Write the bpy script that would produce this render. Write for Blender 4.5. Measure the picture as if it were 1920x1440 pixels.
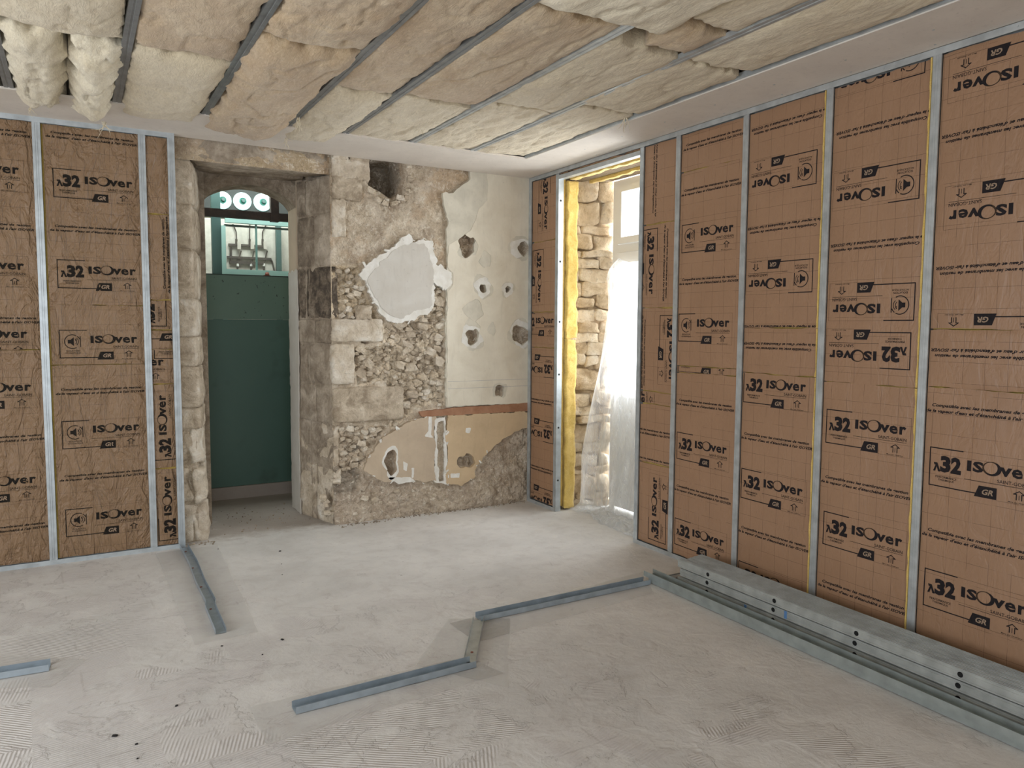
import bpy, bmesh, math, random
import numpy as np
from mathutils import Vector, Matrix, Euler

random.seed(7)
for o in list(bpy.data.objects): bpy.data.objects.remove(o)
SC = bpy.context.scene
COL = SC.collection

# ------------------------------------------------------------------ camera
FOC = 1413.36; CAMZ = 1.64
YAW, PIT, ROL = 0.523494, 0.0765710, 0.0056769
_cy, _sy, _cp, _sp = math.cos(YAW), math.sin(YAW), math.cos(PIT), math.sin(PIT)
_f = np.array([_sy*_cp, _cy*_cp, -_sp]); _r = np.array([_cy, -_sy, 0.0]); _u = np.cross(_r, _f)
_c, _s = math.cos(ROL), math.sin(ROL)
CR = _c*_r + _s*_u; CU = -_s*_r + _c*_u; CF = _f
cam_data = bpy.data.cameras.new('camera'); cam = bpy.data.objects.new('camera', cam_data); COL.objects.link(cam)
cam_data.sensor_fit = 'HORIZONTAL'; cam_data.sensor_width = 36.0; cam_data.lens = 36.0*FOC/1920.0
cam_data.clip_start = 0.05
cam.matrix_world = Matrix(((CR[0], CU[0], -CF[0], 0), (CR[1], CU[1], -CF[1], 0), (CR[2], CU[2], -CF[2], CAMZ), (0, 0, 0, 1)))
SC.camera = cam

def on(u, v, ax, val):
    """survey helper: the point of the plane (axis ax = val) that the photograph shows at pixel u, v"""
    d = CR*((u-960)/FOC) - CU*((v-720)/FOC) + CF
    C = np.array([0, 0, CAMZ]); t = (val-C[ax])/d[ax]
    return C + t*d

# ------------------------------------------------------------------ world, lights, exposure
world = bpy.data.worlds.new('world'); SC.world = world; world.use_nodes = True
wn = world.node_tree; wn.nodes['Background'].inputs[0].default_value = (0.86, 0.93, 1.0, 1)
wn.nodes['Background'].inputs[1].default_value = 2.4

def area(name, loc, aim, sx, sy, power, color=(1, 1, 1)):
    l = bpy.data.lights.new(name, 'AREA'); l.shape = 'RECTANGLE'; l.size = sx; l.size_y = sy; l.energy = power; l.color = color
    o = bpy.data.objects.new(name, l); COL.objects.link(o); o.location = loc
    o.rotation_euler = (Vector(aim)-Vector(loc)).to_track_quat('-Z', 'Y').to_euler()
    return o
area('daylight_rear_window', (-0.6, -2.15, 1.55), (-0.2, 3, 1.2), 2.6, 2.1, 45, (0.93, 0.96, 1.0))
area('daylight_side_window', (-2.95, 2.4, 1.5), (1, 3.0, 1.2), 2.0, 2.0, 80, (0.95, 0.97, 1.0))
area('daylight_window', (5.4, 4.7, 1.9), (3.0, 4.5, 1.0), 2.2, 3.0, 370, (0.97, 0.99, 1.0))
area('passage_fill_light', (1.5, 7.72, 3.42), (1.5, 8.75, 1.9), 1.2, 0.5, 44, (0.9, 1.0, 0.98))  # added fill lamp to brighten the passage, whose roof is closed
SC.view_settings.view_transform = 'Standard'; SC.view_settings.look = 'None'
SC.view_settings.exposure = 0.0; SC.view_settings.gamma = 1.0; SC.view_settings.use_curve_mapping = False

# ------------------------------------------------------------------ noise
def _hash(ix, iy, iz, seed):
    h = (ix*374761393 + iy*668265263 + iz*2147483647 + seed*1274126177) & 0xffffffff
    h = ((h ^ (h >> 13))*1274126177) & 0xffffffff
    h = ((h ^ (h >> 16))*2246822519) & 0xffffffff
    return ((h ^ (h >> 15)) & 0xffff)/65535.0
def vnoise(P, seed=0):
    P = np.asarray(P, float); I = np.floor(P).astype(np.int64); F = P-I; F = F*F*(3-2*F)
    out = np.zeros(len(P))
    for dx in (0, 1):
        for dy in (0, 1):
            for dz in (0, 1):
                w = (F[:, 0] if dx else 1-F[:, 0])*(F[:, 1] if dy else 1-F[:, 1])*(F[:, 2] if dz else 1-F[:, 2])
                out += w*_hash(I[:, 0]+dx, I[:, 1]+dy, I[:, 2]+dz, seed)
    return out*2-1
def fbm(P, octv=4, seed=0, gain=0.5):
    P = np.asarray(P, float); out = np.zeros(len(P)); a = 1.0; s = 1.0
    for k in range(octv):
        out += a*vnoise(P*s+17.3*k, seed+k); a *= gain; s *= 2.03
    return out
def inpoly(x, z, poly):
    x = np.asarray(x); z = np.asarray(z); c = np.zeros(x.shape, bool); n = len(poly)
    for i in range(n):
        x0, z0 = poly[i]; x1, z1 = poly[(i+1) % n]
        if z0 == z1: continue
        k = ((z0 > z) != (z1 > z)) & (x < (x1-x0)*(z-z0)/(z1-z0)+x0)
        c ^= k
    return c
def distpoly(x, z, poly):
    d = np.full(np.shape(x), 1e9); n = len(poly)
    for i in range(n):
        ax, az = poly[i]; bx, bz = poly[(i+1) % n]
        L = (bx-ax)**2+(bz-az)**2+1e-12
        t = np.clip(((x-ax)*(bx-ax)+(z-az)*(bz-az))/L, 0, 1)
        d = np.minimum(d, np.hypot(x-ax-t*(bx-ax), z-az-t*(bz-az)))
    return d

# ------------------------------------------------------------------ materials
def new_mat(name):
    m = bpy.data.materials.new(name); m.use_nodes = True
    nt = m.node_tree; b = nt.nodes['Principled BSDF']
    return m, nt, b
def N(nt, t, **kw):
    n = nt.nodes.new(t)
    for k, v in kw.items():
        if k in n.inputs.keys(): n.inputs[k].default_value = v
        else: setattr(n, k, v)
    return n
def coords(nt, scale=(1, 1, 1), obj=False, rot=(0, 0, 0)):
    mp = N(nt, 'ShaderNodeMapping'); mp.inputs['Scale'].default_value = scale; mp.inputs['Rotation'].default_value = rot
    if obj:
        tc = N(nt, 'ShaderNodeTexCoord'); nt.links.new(tc.outputs['Object'], mp.inputs['Vector'])
    else:
        g = N(nt, 'ShaderNodeNewGeometry'); nt.links.new(g.outputs['Position'], mp.inputs['Vector'])
    return mp.outputs[0]
def noise(nt, vec, scale, detail=6, rough=0.6, dist=0.0):
    n = N(nt, 'ShaderNodeTexNoise'); n.inputs['Scale'].default_value = scale; n.inputs['Detail'].default_value = detail
    n.inputs['Roughness'].default_value = rough; n.inputs['Distortion'].default_value = dist
    nt.links.new(vec, n.inputs['Vector']); return n.outputs['Fac']
def ramp(nt, fac, stops):
    r = N(nt, 'ShaderNodeValToRGB'); nt.links.new(fac, r.inputs['Fac']); e = r.color_ramp.elements
    while len(e) < len(stops): e.new(0.5)
    for k, (p, c) in enumerate(stops):
        e[k].position = p; e[k].color = (c, c, c, 1) if isinstance(c, (int, float)) else (*c, 1)
    return r.outputs['Color']
def mixc(nt, fac, a, b, mode='MIX'):
    m = N(nt, 'ShaderNodeMix', data_type='RGBA', blend_type=mode)
    for sock, v in ((m.inputs[0], fac), (m.inputs[6], a), (m.inputs[7], b)):
        if isinstance(v, bpy.types.NodeSocket): nt.links.new(v, sock)
        elif isinstance(v, (int, float)): sock.default_value = v
        else: sock.default_value = (*v, 1)
    return m.outputs[2]
def mathn(nt, op, a, b=None):
    m = N(nt, 'ShaderNodeMath', operation=op)
    for i, v in enumerate((a, b)):
        if v is None: continue
        if isinstance(v, bpy.types.NodeSocket): nt.links.new(v, m.inputs[i])
        else: m.inputs[i].default_value = v
    return m.outputs[0]
def bump(nt, b, height, strength=0.5, dist=0.01, prev=None):
    n = N(nt, 'ShaderNodeBump'); n.inputs['Strength'].default_value = strength; n.inputs['Distance'].default_value = dist
    nt.links.new(height, n.inputs['Height'])
    if prev is not None: nt.links.new(prev, n.inputs['Normal'])
    nt.links.new(n.outputs[0], b.inputs['Normal']); return n.outputs[0]
def setc(nt, b, c):
    if isinstance(c, bpy.types.NodeSocket): nt.links.new(c, b.inputs['Base Color'])
    else: b.inputs['Base Color'].default_value = (*c, 1)
def plain(name, c, rough=0.7, metal=0.0):
    m, nt, b = new_mat(name); setc(nt, b, c); b.inputs['Roughness'].default_value = rough; b.inputs['Metallic'].default_value = metal
    return m
def srgb(r, g, b_):
    f = lambda c: (c/255/12.92) if c/255 <= 0.04045 else ((c/255+0.055)/1.055)**2.4
    return (f(r), f(g), f(b_))

def m_galv(name, col=(0.52, 0.57, 0.60), rough=0.38):
    m, nt, b = new_mat(name); v = coords(nt, (1, 1, 1))
    n1 = noise(nt, v, 14, 3, 0.5); n2 = noise(nt, v, 160, 2, 0.5)
    c = mixc(nt, ramp(nt, n1, [(0.3, 0.0), (0.7, 1.0)]), tuple(x*0.8 for x in col), tuple(min(1, x*1.1) for x in col))
    setc(nt, b, c); b.inputs['Metallic'].default_value = 0.5
    nt.links.new(ramp(nt, n2, [(0.2, rough-0.08), (0.8, rough+0.12)]), b.inputs['Roughness'])
    bump(nt, b, n1, 0.12, 0.004); return m
GALV = m_galv('galvanised_steel'); GALV_D = m_galv('galvanised_steel_dull', (0.50, 0.53, 0.54), 0.45)
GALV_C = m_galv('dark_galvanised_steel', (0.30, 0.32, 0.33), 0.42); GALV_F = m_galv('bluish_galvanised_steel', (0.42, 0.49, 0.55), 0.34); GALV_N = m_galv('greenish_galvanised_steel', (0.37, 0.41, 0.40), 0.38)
GALV_P = m_galv('galvanised_steel_pale', (0.50, 0.52, 0.50), 0.45)

def m_kraft(name, crease, ink=None):
    m, nt, b = new_mat(name); v = coords(nt)
    tc = N(nt, 'ShaderNodeUVMap'); uv = tc.outputs[0]
    n1 = noise(nt, v, 3.0, 4, 0.6)
    base = mixc(nt, n1, srgb(152, 118, 91), srgb(172, 136, 107))
    fib = noise(nt, coords(nt, (30, 30, 6)), 8, 3, 0.6)
    if crease > .6: base = mixc(nt, 1.0, base, (.76, .82, .77), 'MULTIPLY')  # left-wall paper darkened: more olive, with its dimmer light partly painted in
    base = mixc(nt, mathn(nt, 'MULTIPLY', fib, 0.28), base, srgb(134, 102, 76))
    # printed 10 cm squared ruling
    sep = N(nt, 'ShaderNodeSeparateXYZ'); nt.links.new(uv, sep.inputs[0])
    wob = noise(nt, v, 9, 2, 0.5)
    lines = None
    for ax in (0, 1):
        s = mathn(nt, 'ADD', mathn(nt, 'MULTIPLY', sep.outputs[ax], 10.0), mathn(nt, 'MULTIPLY', wob, 0.05))
        fr = mathn(nt, 'ABSOLUTE', mathn(nt, 'SUBTRACT', mathn(nt, 'FRACT', s), 0.5))
        ln = mathn(nt, 'LESS_THAN', fr, 0.011)
        lines = ln if lines is None else mathn(nt, 'MAXIMUM', lines, ln)
    brk = ramp(nt, noise(nt, v, 7, 3, 0.6), [(0.38, 0.0), (0.5, 1.0)])
    lines = mathn(nt, 'MULTIPLY', lines, mathn(nt, 'MULTIPLY', brk, 0.55))
    base = mixc(nt, lines, base, srgb(72, 45, 30))
    if ink is not None: base = mixc(nt, mathn(nt, 'MULTIPLY', noise(nt, v, 60, 3, 0.6), 0.05), ink, base)
    setc(nt, b, base); b.inputs['Roughness'].default_value = 0.44 if ink is None else 0.62; b.inputs['Specular IOR Level'].default_value = .5 if ink is None else .12
    # creases running down the sheet
    cv = coords(nt, (4.6, 4.6, 1.7)); c1 = noise(nt, cv, 2.2, 4, 0.6, 0.7)
    rid = mathn(nt, 'ABSOLUTE', mathn(nt, 'SUBTRACT', c1, 0.5))
    rid = ramp(nt, rid, [(0.0, 0.0), (0.09, 1.0)])
    c2 = noise(nt, coords(nt, (6, 6, 3)), 5, 4, 0.6, 0.4)
    h = mathn(nt, 'ADD', mathn(nt, 'MULTIPLY', rid, 0.6), c2)
    bump(nt, b, h, crease, 0.007+.007*(crease > .6)); return m
KRAFT = m_kraft('kraft_paper_smooth', 0.28); KRAFT_C = m_kraft('kraft_paper_creased', 1.0)
INK = m_kraft('black_ink', 0.28, (0.012, 0.012, 0.016)); INK_C = m_kraft('black_ink_creased', 0.8, (0.012, 0.011, 0.010))
INK_B = m_kraft('brown_ink', 0.28, (0.05, 0.032, 0.021)); INK_BC = m_kraft('brown_ink_creased', 0.8, (0.075, 0.048, 0.03))
PAPER_INK = m_kraft('unprinted_letter', 0.3, (0.33, 0.24, 0.17))

def m_wool(name, c1, c2, c3, sc=(7, 2.2, 7), bs=0.9):
    m, nt, b = new_mat(name); v = coords(nt, sc)
    oi = N(nt, 'ShaderNodeObjectInfo')
    n1 = noise(nt, v, 1.3, 7, 0.66, 0.7); n2 = noise(nt, coords(nt, (2.2, 1.0, 2.2)), 1.0, 4, 0.6, 0.6)
    n3 = noise(nt, coords(nt, (sc[0]*6, sc[1]*6, sc[2]*6)), 1.3, 4, 0.7, 1.5)
    c = mixc(nt, ramp(nt, n1, [(0.32, 0.0), (0.68, 1.0)]), c2, c1)
    k = mathn(nt, 'ADD', n2, mathn(nt, 'MULTIPLY', mathn(nt, 'SUBTRACT', oi.outputs['Random'], 0.5), 0.16))
    c = mixc(nt, ramp(nt, k, [(0.42, 0.0), (0.66, 0.85)]), c, c3)
    c = mixc(nt, mathn(nt, 'MULTIPLY', ramp(nt, n3, [(0.48, 0.0), (0.70, 1.0)]), 0.5), c, tuple(x*0.70 for x in c2)); c = mixc(nt, mathn(nt, 'MULTIPLY', ramp(nt, n3, [(0.30, 1.0), (0.46, 0.0)]), 0.5), c, tuple(min(1, x*1.12) for x in c1))
    setc(nt, b, c); b.inputs['Roughness'].default_value = 0.95
    b.inputs['Sheen Weight'].default_value = 0.25; b.inputs['Sheen Roughness'].default_value = 0.6
    h = mathn(nt, 'ADD', n1, mathn(nt, 'MULTIPLY', n3, 0.45))
    bump(nt, b, h, bs*.62, 0.02); return m
WOOL = m_wool('cream_mineral_wool', srgb(228, 216, 190), srgb(204, 186, 154), srgb(214, 200, 172))
WOOL_T = m_wool('tan_mineral_wool', srgb(216, 198, 168), srgb(182, 154, 118), srgb(186, 160, 128))
WOOL_Y = m_wool('yellow_mineral_wool', srgb(232, 202, 118), srgb(206, 168, 76), srgb(222, 190, 100), (20, 20, 20), 0.6)
WOOL_W = m_wool('fluffy_wool', srgb(240, 232, 210), srgb(220, 206, 176), srgb(232, 220, 194))

def m_stone(name, cols, sc=1.0, bs=0.8, spots=True, attr=False):
    m, nt, b = new_mat(name); v = coords(nt)
    oi = N(nt, 'ShaderNodeObjectInfo')
    n1 = noise(nt, v, 7*sc, 7, 0.68, 0.5); n2 = noise(nt, v, 38*sc, 5, 0.7); n3 = noise(nt, v, 2.3*sc, 4, 0.6, 0.8)
    k = mathn(nt, 'ADD', n1, mathn(nt, 'MULTIPLY', mathn(nt, 'SUBTRACT', oi.outputs['Random'], 0.5), 0.22))
    c = ramp(nt, k, [(0.28, cols[0]), (0.45, cols[1]), (0.56, cols[2]), (0.72, cols[3])])
    if attr:
        a = N(nt, 'ShaderNodeAttribute', attribute_name='tint'); c = mixc(nt, 0.52, c, a.outputs['Color'])
        n5 = noise(nt, v, 110, 3, .7); n6 = noise(nt, v, 21, 7, .78, .8)
        c = mixc(nt, mathn(nt, 'MULTIPLY', ramp(nt, n6, [(.54, 0.), (.61, 1.)]), .7), c, srgb(236, 228, 212)); c = mixc(nt, mathn(nt, 'MULTIPLY', ramp(nt, n6, [(.37, 1.), (.45, 0.)]), .6), c, srgb(140, 122, 102)); c = mixc(nt, mathn(nt, 'MULTIPLY', ramp(nt, n5, [(.58, 0.), (.67, 1.)]), .5), c, srgb(90, 74, 60))
    c = mixc(nt, mathn(nt, 'MULTIPLY', ramp(nt, n3, [(0.5, 0.0), (0.68, 1.0)]), 0.45), c, cols[4])
    c = mixc(nt, mathn(nt, 'MULTIPLY', ramp(nt, n2, [(0.54, 0.0), (0.7, 1.0)]), 0.38), c, tuple(x*0.42 for x in cols[0]))
    c = mixc(nt, mathn(nt, 'MULTIPLY', ramp(nt, n2, [(0.24, 1.0), (0.40, 0.0)]), 0.5), c, tuple(min(1, x*1.12) for x in cols[3]))
    setc(nt, b, c); b.inputs['Roughness'].default_value = 0.93
    h = mathn(nt, 'ADD', n1, mathn(nt, 'MULTIPLY', n2, 0.5))
    h = mathn(nt, 'ADD', h, mathn(nt, 'MULTIPLY', noise(nt, v, 110*sc, 3, .7), .22)); bump(nt, b, h, bs, 0.028); return m
STONE = m_stone('limestone', (srgb(160, 144, 123), srgb(202, 187, 165), srgb(222, 210, 191), srgb(242, 236, 224), srgb(186, 171, 153)))
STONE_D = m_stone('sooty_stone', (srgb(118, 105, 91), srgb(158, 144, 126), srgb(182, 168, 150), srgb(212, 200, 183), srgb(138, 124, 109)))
STONE_K = m_stone('blackened_stone', (srgb(56, 50, 44), srgb(100, 89, 77), srgb(138, 124, 108), srgb(182, 169, 151), srgb(70, 62, 54)), 1.6)
STONE_W = m_stone('window_stone', (srgb(168, 144, 112), srgb(206, 184, 152), srgb(224, 206, 178), srgb(240, 228, 208), srgb(200, 178, 150)))
RENDER = m_stone('old_render', (srgb(150, 133, 113), srgb(196, 179, 156), srgb(218, 204, 184), srgb(240, 232, 218), srgb(182, 166, 148)), 1.0, 0.9, attr=True)

def m_plaster(name, c1, c2, rough=0.75, bs=0.25, sc=1.0):
    m, nt, b = new_mat(name); v = coords(nt)
    n1 = noise(nt, v, 4*sc, 5, 0.6, 0.4); n2 = noise(nt, v, 45, 4, 0.65); n3 = noise(nt, coords(nt, (14, 14, 2.5)), 1.5, 5, 0.7, 0.4)
    c = mixc(nt, ramp(nt, n1, [(0.36, 0.0), (0.66, 1.0)]), c1, c2)
    c = mixc(nt, mathn(nt, 'MULTIPLY', ramp(nt, n2, [(0.62, 0.0), (0.74, 1.0)]), 0.45), c, tuple(x*0.55 for x in c1))
    c = mixc(nt, mathn(nt, 'MULTIPLY', ramp(nt, n3, [(0.55, 0.0), (0.7, 1.0)]), 0.18), c, tuple(x*0.6 for x in c2))
    setc(nt, b, c); b.inputs['Roughness'].default_value = rough
    bump(nt, b, mathn(nt, 'ADD', n1, mathn(nt, 'MULTIPLY', n2, 0.25)), bs, 0.008); return m
PL_CREAM = m_plaster('cream_painted_plaster', srgb(226, 219, 202), srgb(212, 203, 184))
PL_GREY = m_plaster('pale_grey_plaster', srgb(214, 208, 192), srgb(198, 192, 176), sc=2)
PL_WHITE = m_plaster('white_filler', srgb(232, 230, 224), srgb(216, 212, 202), sc=3, bs=0.5)
PL_PATCH = m_plaster('smooth_grey_white_plaster', srgb(206, 202, 194), srgb(196, 190, 180))
PL_BEIGE = m_plaster('beige_painted_plaster', srgb(206, 182, 148), srgb(190, 166, 134))
PL_PINK = m_plaster('greyish_beige_plaster', srgb(200, 182, 158), srgb(184, 166, 144))
BAND = m_plaster('red_brown_painted_band', srgb(150, 106, 78), srgb(168, 126, 98), sc=3)
CAVITY = m_stone('dark_cavity', (srgb(70, 56, 44), srgb(104, 84, 66), srgb(132, 108, 86), srgb(168, 148, 124), srgb(90, 74, 60)), 2)
GYPSUM = m_plaster('plasterboard_paper', srgb(226, 218, 208), srgb(218, 210, 200), 0.8, 0.05)
WALLP = m_plaster('plain_wall', srgb(205, 198, 185), srgb(195, 188, 176))
BLACK = plain('black', (0.01, 0.01, 0.01), 0.8)

# ------------------------------------------------------------------ mesh helpers
def tag(o, label=None, cat=None, group=None, kind=None):
    if label: o['label'] = label
    if cat: o['category'] = cat
    if group: o['group'] = group
    if kind: o['kind'] = kind
    return o
WL = {}
def link(name, me, parent=None, origin=(0, 0, 0)):
    o = bpy.data.objects.new(name, me); COL.objects.link(o); WL[o.name] = Vector(origin)
    if parent is not None: o.parent = parent; o.location = Vector(origin)-WL[parent.name]
    else: o.location = origin
    return o
def mesh_obj(name, V, Fc, mats, parent=None, smooth=False, origin=None, uv=None, idx=None):
    me = bpy.data.meshes.new(name)
    V = np.asarray(V, float)
    if origin is not None: V = V-np.asarray(origin)
    me.from_pydata(V.tolist(), [], [list(map(int, f)) for f in Fc])
    for m in (mats if isinstance(mats, (list, tuple)) else [mats]): me.materials.append(m)
    if smooth: me.polygons.foreach_set('use_smooth', [True]*len(me.polygons))
    if idx is not None: me.polygons.foreach_set('material_index', idx)
    if uv is not None:
        l = me.uv_layers.new(name='UVMap'); li = np.zeros(len(me.loops), int); me.loops.foreach_get('vertex_index', li)
        l.data.foreach_set('uv', np.asarray(uv, np.float32)[li].ravel())
    me.update()
    return link(name, me, parent, (0, 0, 0) if origin is None else origin)
def empty(name, loc):
    o = link(name, None, None, loc); o.empty_display_size = 0.05; return o
class MB:
    def __init__(s): s.V = []; s.F = []; s.I = []
    def add(s, V, Fc, i=0):
        n = len(s.V); s.V += [tuple(v) for v in V]; s.F += [tuple(n+k for k in f) for f in Fc]; s.I += [i]*len(Fc); return s
    def box(s, a, b, i=0):
        x0, y0, z0 = a; x1, y1, z1 = b
        V = [(x0, y0, z0), (x1, y0, z0), (x1, y1, z0), (x0, y1, z0), (x0, y0, z1), (x1, y0, z1), (x1, y1, z1), (x0, y1, z1)]
        return s.add(V, [(0, 3, 2, 1), (4, 5, 6, 7), (0, 1, 5, 4), (1, 2, 6, 5), (2, 3, 7, 6), (3, 0, 4, 7)], i)
    def sweep(s, prof, p0, p1, ax, ay, i=0):
        """closed 2-D profile (in axes ax, ay) swept straight from p0 to p1, capped"""
        p0 = np.array(p0, float); p1 = np.array(p1, float); ax = np.array(ax, float); ay = np.array(ay, float); n = len(prof)
        V = [p+ax*q[0]+ay*q[1] for p in (p0, p1) for q in prof]
        Fc = [(k, (k+1) % n, n+(k+1) % n, n+k) for k in range(n)]
        s.add(V, Fc, i)
        # caps as quads along an open thickened strip
        h = n//2
        for b in (0, n):
            s.add([V[b+k] for k in range(n)], [(k, k+1, n-2-k, n-1-k) for k in range(h-1)], i)
        return s
    def cyl(s, p0, p1, r, n=10, i=0, r1=None):
        p0 = Vector(p0); p1 = Vector(p1); d = (p1-p0).normalized(); a = d.orthogonal().normalized(); b = d.cross(a); r1 = r if r1 is None else r1
        V = [p0+(a*math.cos(t)+b*math.sin(t))*r for t in [2*math.pi*k/n for k in range(n)]] + [p1+(a*math.cos(t)+b*math.sin(t))*r1 for t in [2*math.pi*k/n for k in range(n)]]
        return s.add(V, [(k, (k+1) % n, n+(k+1) % n, n+k) for k in range(n)]+[tuple(range(n))[::-1], tuple(range(n, 2*n))], i)
    def build(s, name, mats, parent=None, smooth=False, origin=None):
        o = mesh_obj(name, s.V, s.F, mats, parent, smooth, origin, idx=s.I)
        bm = bmesh.new(); bm.from_mesh(o.data); bmesh.ops.recalc_face_normals(bm, faces=bm.faces); bm.to_mesh(o.data); bm.free()
        return o
def strip_profile(pts, t):
    """closed profile of an open polyline thickened by t (offset to its left)"""
    pts = [np.array(p, float) for p in pts]; out = []
    for i, p in enumerate(pts):
        ns = []
        if i > 0: d = pts[i]-pts[i-1]; ns.append(np.array([-d[1], d[0]])/np.hypot(*d))
        if i < len(pts)-1: d = pts[i+1]-pts[i]; ns.append(np.array([-d[1], d[0]])/np.hypot(*d))
        if len(ns) == 2: m = ns[0]+ns[1]; m = m/max(0.3, (1+ns[0]@ns[1])); out.append(p+m*t)
        else: out.append(p+ns[0]*t)
    return [tuple(p) for p in pts]+[tuple(p) for p in out[::-1]]
def grid_faces(nu, nv):
    i = np.arange(nu-1)[:, None]*nv + np.arange(nv-1)[None, :]
    i = i.ravel(); return np.stack([i, i+nv, i+nv+1, i+1], 1)
def rough_block(P8, n=4, amp=0.01, seed=0, e=10, freq=9):
    """rounded, noisy hexahedron through 8 corners (x0y0z0,x1y0z0,x1y1z0,x0y1z0, same at z1)"""
    idx = {}; L = []
    for i in range(n+1):
        for j in range(n+1):
            for k in range(n+1):
                if i in (0, n) or j in (0, n) or k in (0, n): idx[i, j, k] = len(L); L.append((i, j, k))
    q = np.array(L, float)/n*2-1
    q = q/(np.sum(np.abs(q)**e, 1)**(1/e)/np.max(np.abs(q), 1))[:, None]
    t = (q+1)/2; x, y, z = t[:, 0:1], t[:, 1:2], t[:, 2:3]; P = [np.array(p, float) for p in P8]
    V = (1-z)*((1-y)*((1-x)*P[0]+x*P[1])+y*((1-x)*P[3]+x*P[2]))+z*((1-y)*((1-x)*P[4]+x*P[5])+y*((1-x)*P[7]+x*P[6]))
    if amp: V = V+amp*np.stack([fbm(V*freq+s*31.7, 3, seed+s) for s in range(3)], 1)
    Fc = []
    for a in range(n):
        for b in range(n):
            for (f, g) in ((lambda u, v: (u, v, 0), 1), (lambda u, v: (u, v, n), 0), (lambda u, v: (u, 0, v), 0), (lambda u, v: (u, n, v), 1), (lambda u, v: (0, u, v), 1), (lambda u, v: (n, u, v), 0)):
                c = [idx[f(a, b)], idx[f(a+1, b)], idx[f(a+1, b+1)], idx[f(a, b+1)]]
                Fc.append(c[::-1] if g else c)
    return V, Fc
def stone(name, P8, mat, parent, n=4, amp=0.01, seed=0, e=10, freq=9):
    V, Fc = rough_block(P8, n, amp, seed, e, freq)
    return mesh_obj(name, V, Fc, mat, parent, smooth=(n > 3))
def hexa(x0, x1, y0, y1, z0, z1):
    return [(x0, y0, z0), (x1, y0, z0), (x1, y1, z0), (x0, y1, z0), (x0, y0, z1), (x1, y0, z1), (x1, y1, z1), (x0, y1, z1)]

# ================================================================== STRUCTURE
XR = 3.63          # room face of the right-hand partition
YL = 5.92          # room face of the left-hand partition
YB = 6.02          # face of the old masonry wall
ZC = 2.985         # underside of the plasterboard border

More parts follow.
